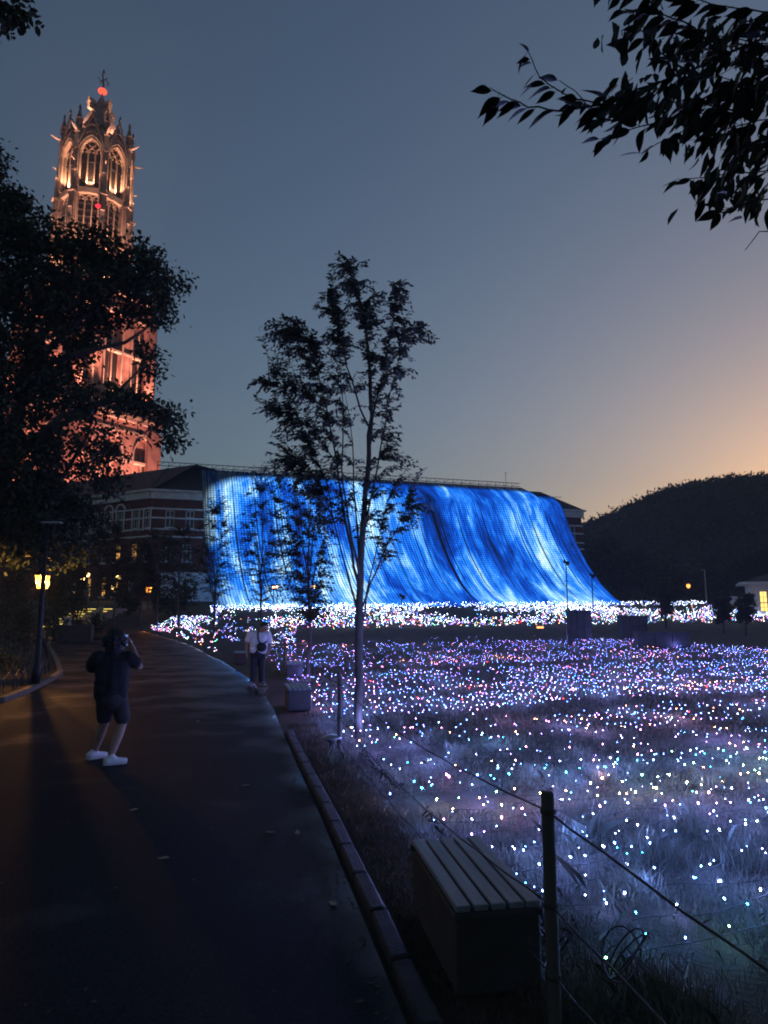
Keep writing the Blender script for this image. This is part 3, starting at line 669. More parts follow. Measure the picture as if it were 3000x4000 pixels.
# slender trees: limbs first, then twigs with leaves in two rows, as on a zelkova
def slender_tree(name, label, group, base, limbs, blobs, Y, leaf, twigs, per, tw_len, mat_b, mat_l, rtrunk, nseg=7, r_limb=.02, yspread=.35, ltip=.006):
    t = thing(name, label, 'tree', base, 0, group); bo = Vector(base); allp = []
    for i, (px, r0, r1) in enumerate(limbs):
        pts = []
        for j, (u, v, *yy) in enumerate(px): pts.append(rel(at(u, v, Y + (yy[0] if yy else 0)), bo))
        if i == 0: pts[0] = Vector((0, 0, -.05))
        fin_ = []
        for a_, b_ in zip(pts[:-1], pts[1:]): fin_ += wig(a_, b_, 3, .012)[:-1]
        fin_.append(pts[-1]); b = MB(); b.tube(fin_, list(np.linspace(r0, r1, len(fin_))), nseg); b.build('trunk' if i == 0 else 'limb', mat_b, t, True); 
        k0 = 0 if i else len(fin_) // 3
        allp += [(q, (fin_[min(j + 1, len(fin_) - 1)] - fin_[max(j - 1, 0)]).normalized()) for j, q in enumerate(fin_) if j >= k0]
    LP, LD, tw = [], [], MB(); arr = np.array([tuple(q) for q, _ in allp])
    for (u, v, ru, rv, wgt) in blobs:
        for k in range(int(twigs * wgt)):
            a_ = rnd.uniform(0, 6.283); rr_ = math.sqrt(rnd.random()); y_ = rnd.gauss(0, yspread) * .6
            e_ = rel(at(u + 1.25 * ru * rr_ * math.cos(a_), v + 1.2 * rv * rr_ * math.sin(a_), Y + y_), bo)
            dd = np.linalg.norm(arr - np.array(tuple(e_ - Vector((0, 0, tw_len * .4)))), axis=1); st = allp[int(np.argmin(dd))][0]
            seg = e_ - st; L_ = seg.length
            s0 = e_ - seg.normalized() * min(L_, tw_len)
            out_d = Vector((e_.x - arr[:, 0].mean(), e_.y, 0)); e_ = e_ + (out_d.normalized() if out_d.length > .01 else Vector()) * tw_len * .3; mid_ = s0 + (e_ - s0) * .5 + Vector((0, 0, .14 * tw_len)); e2 = e_ - Vector((0, 0, .10 * tw_len))
            tw.tube([st, s0] if L_ > tw_len * 1.6 else [s0 - seg.normalized() * .01, s0], [ltip * 1.3, ltip], 3, False)
            tw.tube([s0, mid_, e2], [ltip, ltip * .7, ltip * .3], 3, False)
            td = (e2 - s0).normalized(); sd = td.cross(Vector((0, 0, 1)))
            if sd.length < .1: sd = Vector((1, 0, 0))
            sd.normalize()
            for j in range(per):
                f_ = .12 + .88 * j / (per - 1); q = s0 + (mid_ - s0) * (f_ * 2) if f_ < .5 else mid_ + (e2 - mid_) * ((f_ - .5) * 2)
                LP.append(tuple(q)); LD.append(tuple(td * .7 + sd * (1 if j % 2 else -1) * .8))
    tw.build('twigs', mat_b, t); P_ = np.array(LP); D_ = np.array(LD)
    for i in range(len(t.children)): pass
    q = leaf_quads(P_, leaf, .55, .8, D_ * 1.6, .20); link('crown', quads_mesh('crown', q, mat_l, 6), t); return t
main_base = ghit(777, 1588); YM = main_base.y
limbs = [([(777, 1588), (775, 1430), (776, 1300), (779, 1215), (787, 1100), (797, 980), (800, 860), (793, 740), (782, 660), (756, 590)], .072, .012),
         ([(776, 1290), (760, 1190), (742, 1110), (728, 1000), (705, 880), (680, 780), (655, 720)], .026, .005), ([(774, 1330), (748, 1230), (722, 1130), (705, 1040), (672, 960)], .021, .004),
         ([(777, 1250, -.1), (752, 1120, -.2), (738, 1010, -.3), (742, 880, -.3), (735, 800, -.3)], .022, .004), ([(778, 1240, .1), (768, 1100, .2), (762, 960, .3), (745, 850, .3)], .02, .004),
         ([(780, 1215), (800, 1080), (825, 950), (845, 840), (870, 740)], .02, .004), ([(778, 1330), (800, 1260), (835, 1180), (880, 1100)], .02, .004), ([(779, 1380), (792, 1280), (815, 1180), (840, 1080)], .018, .004),
         ([(790, 1040), (805, 900), (830, 800), (850, 690), (862, 630)], .02, .004), ([(795, 920), (760, 820), (735, 740), (720, 650)], .018, .004), ([(800, 880), (840, 790), (900, 720)], .014, .003),
         ([(722, 1130), (690, 1040), (640, 1010)], .012, .003), ([(705, 880), (640, 850), (580, 830)], .012, .003), ([(728, 1000), (660, 920), (610, 900)], .012, .003)]
blobs = [(755, 585, 26, 34, 18), (735, 650, 34, 34, 22), (780, 650, 48, 45, 34), (848, 640, 28, 36, 16), (800, 720, 68, 42, 48), (885, 715, 40, 28, 18), (720, 740, 40, 28, 18), (625, 705, 38, 26, 22), (590, 725, 10, 10, 3), (660, 745, 44, 34, 28),
         (640, 780, 40, 26, 18), (760, 800, 60, 40, 34), (840, 790, 38, 34, 18), (690, 840, 50, 32, 26), (625, 850, 52, 26, 26), (575, 825, 24, 10, 7), (720, 900, 46, 34, 26), (820, 860, 30, 34, 14), (660, 910, 52, 32, 30), (595, 880, 24, 10, 7),
         (640, 960, 46, 32, 26), (700, 980, 44, 36, 24), (825, 930, 30, 34, 12), (840, 980, 22, 24, 8), (640, 1010, 46, 28, 20), (700, 1050, 50, 30, 20), (770, 1020, 40, 36, 12), (870, 1010, 26, 18, 8), (840, 1060, 34, 26, 12), (760, 1090, 50, 28, 12),
         (850, 1120, 40, 24, 14), (890, 1090, 26, 16, 7), (820, 1180, 26, 26, 8), (800, 1140, 30, 26, 8), (700, 1120, 40, 24, 10)]
slender_tree('slender_tree', 'tall slender young tree with upswept branches nearest the camera on the lawn', 'slender young trees along the lawn', main_base, limbs, blobs, YM, .086, 2.1, 12, .40, bark_pale, leaf_mid, .09)
# the row behind it, thinner and further off
def small_tree(u, vb, vt, wid, label, twf=1.0, seed=0, Y=None, low=.35, leafm=None, group='slender young trees along the lawn'):
    g = ghit(u, vb) if Y is None else Vector((at(u, vb, Y).x, Y, gz(at(u, vb, Y).x, Y)))
    rnd.seed(100 + seed); h = vb - vt; Yt = g.y
    L_ = [([(u, vb), (u + rnd.uniform(-3, 3), vb - h * .3), (u + rnd.uniform(-5, 5), vb - h * .6), (u + rnd.uniform(-6, 6), vt + h * .08)], .05 + Yt * .0008, .012)]
    for k in range(7):
        s_ = rnd.choice((-1, 1)); f_ = rnd.uniform(.25, .5); w_ = rnd.uniform(.25, .85) * wid
        L_.append(([(u, vb - h * f_), (u + s_ * w_ * .4, vb - h * (f_ + .2)), (u + s_ * w_, vb - h * min(.95, f_ + rnd.uniform(.35, .5)))], .022, .006))
    B_ = []
    for k in range(11):
        f_ = low + (1 - low) * (k / 10); ww = wid * (.9 - .75 * abs(f_ - .62) / .5 * (1 if f_ > .62 else .8)); B_.append((u + rnd.uniform(-.3, .3) * wid, vb - h * f_, max(6, ww * rnd.uniform(.8, 1.2)), h * .075, 38 * twf))
    return slender_tree('slender_tree', label, group, g, L_, B_, Yt, .10 + Yt * .0016, 1.0, 8, .45 + Yt * .006, bark_pale, leafm or leaf_mid, .06, 5, ltip=.008)
small_tree(668, 1462, 1040, 62, 'slim tree on the lawn just left of the tallest young tree', 1.3, 1)
small_tree(566, 1398, 1030, 56, 'second slim tree left of the tallest young tree, rising behind the person in white', 1.3, 2)
small_tree(462, 1372, 1085, 42, 'slim tree in front of the left edge of the blue curtain', 1.2, 3)
small_tree(246, 1338, 1135, 60, 'round dark tree in front of the brick wing beside the lit steps', 2.2, 4, 47, .3, leaf_dark)
small_tree(302, 1340, 1165, 30, 'pale trunked young tree between the dark tree and the orange lamp', 1.0, 5, 50)
small_tree(340, 1336, 1150, 34, 'pale trunked young tree just right of the orange lamp', 1.1, 6, 50)
small_tree(386, 1340, 1140, 44, 'bare stemmed forked tree left of the blue curtain', 1.2, 7, 49, .35)
small_tree(1437, 1330, 1262, 14, 'small bushy tree among the lights at the foot of the hill', 1.3, 8, 58, .1, leaf_mid, None)
small_tree(1562, 1345, 1292, 18, 'low round shrub tree near the white house', 1.6, 9, 55, .1, leaf_dark, None)
small_tree(1608, 1345, 1285, 22, 'dark small tree in front of the white house with lit windows', 1.4, 10, 52, .1, leaf_dark, None)
rnd.seed(77)
# wooded hill on the right
hx = [(1180, 1175), (1255, 1135), (1300, 1118), (1335, 1102), (1400, 1068), (1450, 1052), (1500, 1041), (1550, 1034), (1600, 1030), (1680, 1022), (1800, 1020), (2000, 1040), (2300, 1120), (2700, 1240)]
YH = 230.0
b = MB(); pr = [(0, 0), (.25, .42), (.5, .72), (.75, .92), (1, 1.0), (1.5, .95), (2.2, .5)]; ridge = [at(u, v + 32, YH) for u, v in hx]
for i, q in enumerate(ridge):
    for f_, h_ in pr: b.v.append((q.x * (1 - .35 * (1 - f_) * .3), YH - 75 + 75 * f_, 2 + (q.z - 2) * h_))
kk = len(pr); b.f = [(i * kk + j, (i + 1) * kk + j, (i + 1) * kk + j + 1, i * kk + j + 1) for i in range(len(ridge) - 1) for j in range(kk - 1)]
hill_m = mat('hill_soil', (.020, .024, .012), .95, .4, .05)
tag(b.build('hill', hill_m, None, True), kind='structure')
wood = []; hv = np.array(b.v).reshape(len(ridge), kk, 3)
crown_pts = []
for k in range(1700):
    i = rnd.random() * (len(ridge) - 5); f_ = rnd.random() ** .8 * 4.4; i0, j0 = int(i), min(int(f_), kk - 2); fi, fj = i - i0, f_ - j0
    c = (hv[i0, j0] * (1 - fi) + hv[i0 + 1, j0] * fi) * (1 - fj) + (hv[i0, j0 + 1] * (1 - fi) + hv[i0 + 1, j0 + 1] * fi) * fj
    r_ = rnd.uniform(2.2, 5.2); hh = rnd.uniform(.6, 1.0) * r_; nl = int(10 * r_ * r_ ** .6)
    q = nrg.normal(size=(nl, 3)); q[:, 2] = np.abs(q[:, 2]) - .2; q /= np.linalg.norm(q, axis=1, keepdims=True); q *= nrg.uniform(.75, 1.1, (nl, 1))
    crown_pts.append(np.array(c) + q * np.array([r_, r_, hh * 1.3]) + np.array([0, 0, .3]))
P = np.concatenate(crown_pts); hl = mat('hill_foliage', (.060, .068, .042), .8, .45, .06, spec=.15)
tag(link('hillside_wood', quads_mesh('hillside_wood', leaf_quads(P, 1.25, .1, .6), hl, 6)), 'dark dense wood covering the whole hill on the right', 'wood', None, 'stuff')
# nearer belt of trees at the foot of the hill
def belt_tree(u, vb, vt, wid, Y, label, seed):
    g = at(u, vb, Y); g.z = gz(g.x, Y); t = thing('leafy_tree', label, 'tree', g, 0, 'trees at the foot of the hill'); topz = at(u, vt, Y).z - g.z; r_ = wid * Y / F
    b = MB(); b.tube([(0, 0, -.2), (.1, 0, topz * .3), (0, .1, topz * .7)], [.3, .22, .08], 7); b.build('trunk', bark, t, True)
    bl = [((0, 0, topz * .55), (r_ * .9, r_ * .8, topz * .36))] + [((rnd.uniform(-.6, .6) * r_, rnd.uniform(-.5, .5) * r_, topz * rnd.uniform(.4, .82)), (r_ * .5, r_ * .5, topz * .18)) for k in range(7)]
    P_ = clump_leaves(bl, 22 / max(1, r_ * .4), .3, .4, 12); link('crown', quads_mesh('crown', leaf_quads(P_, .5, .3, .5), leaf_dark, 6), t)
belt_tree(1285, 1300, 1150, 50, 112, 'dark tree tucked against the right end of the brick building', 1)
belt_tree(1350, 1300, 1180, 60, 108, 'rounded tree behind the lower right corner of the curtain', 2)
belt_tree(1420, 1300, 1205, 50, 104, 'loose tree at the hill foot between curtain and orange lamp', 3)
belt_tree(1475, 1296, 1228, 44, 106, 'low tree right behind the orange lamp under the hill', 4)
belt_tree(1545, 1298, 1215, 40, 112, 'low dark tree behind the light pole under the hill', 5)
belt_tree(1640, 1290, 1180, 55, 115, 'dark tree behind the roof of the white house', 6)

# shrubs and hedges in the island on the left
def shrub(u, v, ru, rv, Y, label, leaf=.09, dens=60, group='shrubs in the planted island', m_=None):
    c = at(u, v, Y); s = Y / F; base = Vector((c.x, Y, gz(c.x, Y))); hgt = max(.3, c.z + rv * s - base.z); t = thing('shrub', label, 'shrub', base, 0, group)
    b = MB()
    for k in range(4): a_ = rnd.uniform(0, 6.28); b.tube([(0, 0, 0), (.2 * ru * s * math.cos(a_), .2 * ru * s * math.sin(a_), hgt * .4), (.6 * ru * s * math.cos(a_), .6 * ru * s * math.sin(a_), hgt * .8)], [.02, .014, .005], 4)
    b.build('stems', bark, t)
    bl = [((rnd.uniform(-.5, .5) * ru * s, rnd.uniform(-.4, .4) * ru * s, hgt * rnd.uniform(.3, .75)), (ru * s * .55, ru * s * .5, hgt * .3)) for k in range(6)] + [((0, 0, hgt * .45), (ru * s * .9, ru * s * .8, hgt * .45))]
    P_ = clump_leaves(bl, dens / max(.6, ru * s), leaf, .09, 9); link('foliage', quads_mesh('foliage', leaf_quads(P_, leaf, .2, .5), m_ or leaf_dark, 6), t)
shrub(20, 1440, 50, 42, 21, 'low rounded shrub behind the kerb at the far left edge')
shrub(-10, 1370, 60, 90, 24, 'tall shrub at the left edge under the big tree', .1)
shrub(60, 1330, 30, 60, 27, 'upright shrub directly behind the lamp posts', .1)
shrub(30, 1250, 40, 60, 30, 'tall shrub left of the glowing lantern', .12, 70)
shrub(130, 1270, 30, 50, 36, 'leafy shrub right of the glowing lantern', .13, 70)
shrub(165, 1220, 40, 55, 42, 'dark bush above the lit steps', .15, 70)
shrub(205, 1338, 22, 18, 44, 'dark low bush below the lit steps', .13)
shrub(170, 1345, 25, 16, 43, 'dark low bush behind the small white sign', .13)
shrub(105, 1335, 12, 40, 33, 'narrow dark shrub behind the standing guard', .11)
shrub(400, 1290, 34, 45, 56, 'dark bush at the foot of the building left of the curtain', .2, 60)
shrub(360, 1305, 30, 30, 54, 'low dark bush behind the pale trunked trees', .2, 60)
shrub(275, 1300, 30, 24, 54, 'low bush along the terrace beside the lit steps', .2, 60)

# ------------------------------------------------------------------ overhanging cherry branch, top right, about two and a half metres away
leaf_near = mat('cherry_leaf', (.032, .040, .018), .55, .4, 9, .3, 60, spec=.4)
CT = Vector((3.6, 3.4, 0))
cherry = thing('cherry_tree', 'cherry tree whose leafy branch overhangs the top right of the sky', 'tree', CT)
b = MB(); hub = at(1760, 90, 2.9)
b.tube([Vector((0, 0, -.1)), Vector((-.05, 0, 1.2)), Vector((-.25, -.1, 2.4)), hub - CT + Vector((.35, .2, -.25)), hub - CT], [.13, .11, .075, .028, .011], 10); b.build('trunk', bark, cherry, True)
def leaf_shape(k):
    rs = random.Random(k); b = MB(); L_ = 1.0; prof = [(0, .0), (.08, .10), (.2, .19), (.35, .235), (.52, .225), (.68, .165), (.82, .09), (.91, .035), (1.03, .0)]
    cu = rs.uniform(.06, .2); fold = rs.uniform(.03, .09); tw = rs.uniform(-.12, .12)
    for x, w in prof:
        z = -cu * x * x; b.v += [(x, w + tw * w, z + fold * (w / .2)), (x, 0, z), (x, -w + tw * w, z + fold * (w / .2))]
    for i in range(len(prof) - 1): b.f += [(3 * i, 3 * i + 1, 3 * i + 4, 3 * i + 3), (3 * i + 1, 3 * i + 2, 3 * i + 5, 3 * i + 4)]
    b.tube([(-.2, 0, .03), (0, 0, 0)], .012, 3); return b.mesh('leaf', leaf_near, True)
shapes = [leaf_shape(k) for k in range(6)]
rnd.seed(5)
twigs_px = [[(1700, 60), (1560, 120), (1420, 180), (1300, 225), (1245, 215), (1165, 165), (1140, 110)], [(1300, 225), (1210, 240), (1140, 232), (1085, 205), (1060, 190)], [(1420, 180), (1340, 260), (1290, 255), (1255, 210), (1210, 175)],
            [(1700, 150), (1560, 190), (1440, 260), (1360, 280), (1300, 300)], [(1700, 160), (1600, 240), (1500, 270), (1420, 310), (1390, 330)], [(1720, 250), (1640, 260), (1560, 280), (1500, 310)], [(1720, 350), (1650, 370), (1580, 375), (1500, 385), (1465, 388)],
            [(1720, 430), (1660, 430), (1600, 440), (1560, 455)], [(1560, 120), (1500, 60), (1430, 30), (1350, 20)], [(1700, 30), (1620, 20), (1540, 10), (1450, -20), (1300, -15)], [(1480, 150), (1420, 110), (1380, 60)], [(1640, 200), (1640, 120), (1650, 40)],
            [(1600, 240), (1540, 230), (1480, 215), (1400, 235)], [(1700, 100), (1620, 90), (1540, 75), (1470, 90)], [(1720, 200), (1660, 210), (1600, 180), (1540, 160)], [(1720, 300), (1660, 300), (1600, 315), (1560, 325)], [(1730, 470), (1680, 500), (1640, 500), (1610, 540)],
            [(1700, 20), (1600, 50), (1520, 120), (1470, 200)], [(1720, 120), (1650, 150), (1560, 230), (1500, 250)], [(1420, 180), (1400, 220), (1350, 225), (1310, 205)]]
spots = []
for ti, px in enumerate(twigs_px):
    D0 = 2.55 + .06 * (ti % 7) - .12; pts = ([hub + (at(*px[0], D0) - hub) * .45 + Vector((0, 0, .02 * (ti % 5)))] if px[0][0] >= 1690 else []) + [at(u, v, D0 + .02 * j) for j, (u, v) in enumerate(px)]
    if px[0][0] >= 1690: pts = [hub] + pts
    fine_ = []
    for a_, c_ in zip(pts[:-1], pts[1:]): fine_ += wig(a_, c_, 3, .02)[:-1]
    fine_.append(pts[-1]); b = MB(); b.tube([q - CT for q in fine_], list(np.linspace(.0075 if ti in (0, 3) else .0048, .0016, len(fine_))), 5); b.build('twig', bark, cherry)
    if ti == 16: continue
    tot = sum((c_ - a_).length for a_, c_ in zip(fine_[:-1], fine_[1:])); acc = 0; nxt = .35 if px[0][0] >= 1690 else 0
    for a_, c_ in zip(fine_[:-1], fine_[1:]):
        seg = c_ - a_; L_ = seg.length; td = seg.normalized()
        while nxt < acc + L_: spots.append((a_ + td * (nxt - acc), td, nxt / tot)); nxt += rnd.uniform(.019, .032)
        acc += L_
    spots.append((fine_[-1], (fine_[-1] - fine_[-3]).normalized(), 1))
rnd.shuffle(spots); spots = [s for s in spots if proj(s[0])[0] < 1690][:298]
for i, (q, td, f_) in enumerate(spots):
    sz = rnd.uniform(.075, .125) * (.8 if f_ > .9 else 1.0)
    d = Vector((rnd.uniform(-.9, .12), rnd.uniform(-.35, .35), rnd.uniform(-1.0, -.25))) + td * .35
    if rnd.random() < .15: d = Vector((-.8, rnd.uniform(-.5, .5), rnd.uniform(-.2, .25)))
    d.normalize(); up_ = Vector((rnd.uniform(-.5, .5), rnd.uniform(-1, .2), rnd.uniform(-.2, .9))); y_ = up_.cross(d).normalized(); z_ = d.cross(y_)
    M = Matrix((d, y_, z_)).transposed().to_4x4(); o = link('leaf', shapes[i % 6], cherry)
    o.matrix_local = Matrix.Translation(q - CT + d * sz * .15) @ M @ Matrix.Diagonal((sz, sz * rnd.uniform(.72, 1.0), sz, 1))

xtra = []
for k in range(480):
    u, v = rnd.choice(((1580, 60, 110, 80), (1480, 100, 110, 70), (1600, 190, 90, 70), (1480, 230, 110, 60), (1560, 290, 110, 40), (1620, 120, 60, 120), (1400, 60, 90, 50), (1380, 200, 70, 50), (1560, 385, 60, 20), (1620, 395, 60, 20), (1640, 300, 60, 40)))[:2], None
    u, v = u; xtra.append(tuple(at(u + rnd.gauss(0, 48), v + rnd.gauss(0, 28), rnd.uniform(2.45, 3.1)) - CT))
dd = np.tile(np.array([[-.5, 0, -1.0]]), (len(xtra), 1))
tag(link('inner_leaves', quads_mesh('inner_leaves', leaf_quads(np.array(xtra), .10, .5, .2, dd, .16), leaf_near, 6), cherry), kind='stuff')

# unseen cherry crown and limbs, added over the camera to shade the foreground
cp = [(rnd.uniform(-5.5, 6.5), rnd.uniform(-9, 2.0), 0) for k in range(13000)]
cp = np.array([(x, y, 4.3 + 1.8 * abs(mnoise.noise(Vector((x * .4, y * .4, 3)))) * 2 + rnd.uniform(0, 1.6)) for x, y, z in cp]) - np.array(CT)
tag(link('crown', quads_mesh('crown', leaf_quads(cp, .30, .4, .8), leaf_near, 6), cherry), kind='stuff')
for x, y in ((-2, -4), (1, -6), (3, -2), (-3, 0), (0, .5)):
    b = MB(); b.tube([Vector((-.05, 0, 1.6)), Vector((1.2, -2.2, 3.9)), Vector((x, min(y, -1), 5.6)) - CT], [.09, .06, .02], 6); b.build('limb', bark, cherry)

# ------------------------------------------------------------------ benches beside the path
wood_m = mat('bench_wood', (.20, .225, .27), .4, .3, 3, .4, 40, stretch=(6, .6, 6), spec=.5)
box_m = mat('bench_box', (.045, .045, .047), .7, .3, 4, .4, 40)
cap_m = mat('bench_end_cap', (.30, .28, .26), .6, .2, 6)
def bench(loc, rz, label, L_=1.03, W=.46, H=.42):
    t = thing('bench', label, 'bench', loc, rz, 'box benches beside the path')
    b = MB(); b.bbox((0, 0, H / 2 - .03), (W - .02, L_ - .02, H - .06), .008); b.build('box', box_m, t)
    k = 5; sw = W / k
    for i in range(k):
        b = MB(); b.bbox((-W / 2 + sw * (i + .5), 0, H - .018), (sw - .016, L_, .032), .005); b.build('slat', wood_m, t)
    for s_ in (-1, 1):
        b = MB(); b.bbox((0, s_ * (L_ / 2 - .004), H - .053), (W, .022, .034), .004); b.build('end_rail', box_m, t)
c4 = [Vector((.163, 4.64)), Vector((.633, 4.70)), Vector((.781, 3.69)), Vector((.367, 3.634))]; cen = sum(c4, Vector((0, 0))) / 4; ax = ((c4[0] + c4[1]) - (c4[2] + c4[3])).normalized()
bench((cen.x, cen.y, 0), math.atan2(-ax.x, ax.y), 'dark slatted box bench nearest the camera beside the rope fence')
g2 = ghit(636, 1535); bench((g2.x, g2.y + .45, 0), math.atan2(-ax.x, ax.y) + .04, 'slatted box bench beyond the round garden light, second from the camera')
g3 = ghit(514, 1434); bench((g3.x, g3.y + .4, 0), .2, 'small slatted box bench left of the person in the white shirt')
g4 = ghit(588, 1466); bench((g4.x + .55, g4.y + .6, 0), .15, 'slatted box bench half hidden behind the person in the white shirt')

# ------------------------------------------------------------------ rope fence
post_m = mat('fence_post', (.085, .080, .075), .7, .3, 6, .4, 50, stretch=(1, 1, .3))
rope_m = mat('rope', (.06, .055, .05), .9, .3, 60, .5, 200)
p1_ = Vector((.77, 3.38, 0)); p2_ = ghit(733, 1640); fd = (p2_ - p1_); fd.z = 0; FS = fd.length; fd.normalize()
posts = [p1_ - fd * FS, p1_, p2_, ghit(614, 1452), ghit(560, 1402), ghit(505, 1378), ghit(440, 1366)]
lab = [None, 'tall round fence post nearest the camera beside the bench', 'round fence post beside the slender tree', 'thin fence post right of the person in white', 'far fence post just past the person in white', 'distant fence post along the curve of the path', 'most distant fence post near the end of the lawn']
def post(q, label, h=1.02, r_=.031):
    t = thing('fence_post', label, 'post', q, 0, 'posts of the rope fence'); b = MB(); b.lathe([(r_ * 1.02, -.05), (r_, .02), (r_, h - .012), (r_ * .8, h)], 14); b.build('shaft', post_m, t, True)
    for z in (.93, .52, .22): b = MB(); b.lathe([(r_ + .001, -.012), (r_ + .006, -.008), (r_ + .006, .008), (r_ + .001, .012)], 14, (0, 0, z)); b.build('rope_band', rope_m, t)
for q, l in zip(posts[1:], lab[1:]): post(q, l)
def sag_rope(a_, c_, z, sag, label, r_=.0052):
    P_ = []
    for i in range(25):
        f_ = i / 24; q = a_ + (c_ - a_) * f_; w = sag * 4 * f_ * (1 - f_); P_.append(Vector((q.x + .006 * math.sin(i * 2.1), q.y, z - w)))
    b = MB(); b.tube(P_, r_, 6); tag(b.build('rope', rope_m, None, True), label, 'rope', 'ropes of the lawn fence')
for i in range(len(posts) - 1):
    nm = ['from the nearest post towards the camera', 'between the nearest post and the one by the slender tree', 'beyond the post by the slender tree', 'beside the person in white', 'past the person in white', 'at the far bend of the path'][i]
    sag_rope(posts[i], posts[i + 1], .93, .10, 'upper sagging rope ' + nm)
    if i < 3: sag_rope(posts[i], posts[i + 1], .52, .12, 'lower sagging rope ' + nm)
    if i < 2: sag_rope(posts[i], posts[i + 1], .22, .05, 'lowest rope ' + nm)

# round unlit garden light beside the path
gl = ghit(716, 1640); t = thing('garden_light', 'round mushroom shaped unlit garden light beside the path', 'light', gl)
steel = mat('light_steel', (.32, .33, .35), .35, .15, 5, metal=.7)
b = MB(); b.lathe([(.05, 0), (.045, .02), (.028, .03), (.028, .20), (.055, .215), (.055, .25)], 12); b.build('stem', post_m, t, True)
b = MB(); b.lathe([(.06, .25), (.125, .255), (.13, .268), (.11, .285), (.06, .298), (.01, .302)], 24); b.build('cap', steel, t, True)

# ------------------------------------------------------------------ lamps on the left
iron_m = mat('lamp_iron', (.022, .022, .024), .5, .3, 6, metal=.5)
LPOS = Vector((-9.05, 17.7, 0)); lq = ghit(76, 1487); LPOS = Vector((lq.x, lq.y, .05))
t = thing('street_lamp', 'tall dark unlit pole with a flat head in front of the lantern', 'street lamp', LPOS)
b = MB(); b.lathe([(.10, 0), (.10, .5), (.075, .55), (.06, 2), (.045, 4.1)], 10); b.build('pole', iron_m, t, True)
b = MB(); b.bbox((.12, 0, 4.12), (.5, .2, .06), .02); b.build('lamp_head', steel, t)
LAN = LPOS + Vector((-.50, .95, 0)); lz = at(74, 1275, LAN.y).z
t = thing('lantern_lamp', 'old fashioned street lantern glowing yellow on its post at the left', 'street lamp', LAN)
b = MB(); b.lathe([(.11, 0), (.09, .35), (.05, .42), (.04, lz - .25), (.07, lz - .2), (.03, lz - .12)], 10); b.build('pole', iron_m, t, True)
lan_glass = bpy.data.materials.new('lantern_glass'); lan_glass.use_nodes = True; pp = lan_glass.node_tree.nodes['Principled BSDF']
pp.inputs['Base Color'].default_value = (1, .62, .12, 1); pp.inputs['Emission Color'].default_value = (1, .40, .02, 1); pp.inputs['Emission Strength'].default_value = .09; pp.inputs['Alpha'].default_value = .45; pp.inputs['Roughness'].default_value = .4
def lantern_box(t, z, w0=.10, w1=.165, h=.34):
    for i in range(4):
        b = MB(); b.add([(-w0, -w0, 0), (w0, -w0, 0), (w1, -w1, h), (-w1, -w1, h)], [(0, 1, 2, 3)]); o = b.build('glass_pane', lan_glass, t); o.location = (0, 0, z); o.rotation_euler = (0, 0, i * math.pi / 2 + .3)
    b = MB()
    for i in range(4):
        a_ = i * math.pi / 2 + math.pi / 4 + .3; b.tube([(w0 * 1.414 * math.cos(a_), w0 * 1.414 * math.sin(a_), z), (w1 * 1.414 * math.cos(a_), w1 * 1.414 * math.sin(a_), z + h)], .012, 4)
    b.lathe([(w0 * 1.45, 0), (w0 * 1.45, .03)], 4, (0, 0, z - .03), rot=math.pi / 4 + .3); b.build('lantern_frame', iron_m, t)
    b = MB(); b.lathe([(w1 * 1.55, 0), (w1 * 1.5, .03), (w1 * .5, .16), (w1 * .4, .22), (.03, .28), (.01, .4)], 4, (0, 0, z + h), rot=math.pi / 4 + .3); b.build('lantern_roof', iron_m, t)
lantern_box(t, lz)
b = MB(); b.ell((0, 0, lz + .2), (.035, .035, .07), 8, 6); b.build('flame_bulb', emis('lantern_bulb', (1, .60, .14), 3, 'NONE'), t, True)
lamp('POINT', 'lantern_light', (0, 0, lz + .2), 640, (1, .42, .085), t, shadow_soft_size=.05)
# a second lantern further back and small lamps of the forecourt
def small_lantern(u, v, Y, label, power, col=(1, .5, .12), strength=3.0, r_=.16):
    q = at(u, v, Y); z0 = gz(q.x, Y); t = thing('lantern_lamp', label, 'street lamp', (q.x, Y, z0), 0, 'small lamps around the grounds'); h = q.z - z0
    b = MB(); b.lathe([(.09, 0), (.05, .3), (.04, h - r_)], 8); b.build('pole', iron_m, t)
    b = MB(); b.lathe([(r_ * .6, -r_), (r_, -.1 * r_), (r_, r_ * .7), (r_ * .5, r_)], 8, (0, 0, h)); b.build('globe', emis('globe_' + str(round(strength, 1)) + str(col), col, strength), t, True)
    b = MB(); b.lathe([(r_ * 1.1, r_), (r_ * .5, r_ * 1.5), (.02, r_ * 1.9)], 8, (0, 0, h)); b.build('hood', iron_m, t)
    if power: lamp('POINT', 'lantern_light', (0, 0, h), power, col, t, shadow_soft_size=r_)
small_lantern(97, 1262, 32, 'small yellow lantern just right of the big glowing lantern', 60, (1, .62, .14), 3.0, .2)
small_lantern(97, 1246, 40, 'small pinkish lamp above the second lantern', 20, (1, .6, .42), 3, .16)
small_lantern(321, 1273, 58, 'orange lamp standing between the pale trunked trees', 120, (1, .34, .05), 2.5, .26)
small_lantern(1487, 1266, 95, 'orange lamp glowing under the wooded hill', 900, (1, .32, .06), 1.4, .26)
small_lantern(178, 1252, 60, 'warm yellow lamp at the wing entrance left of the lit arch', 90, (1, .6, .2), 4, .2)
small_lantern(256, 1249, 62, 'warm yellow lamp in front of the brick wing', 90, (1, .6, .2), 4, .22)
small_lantern(245, 1268, 64, 'lower warm lamp close to the brick wing wall', 60, (1, .6, .2), 4, .2)
small_lantern(190, 1242, 66, 'dim warm lamp over the wing entrance', 60, (1, .6, .2), 3, .18)
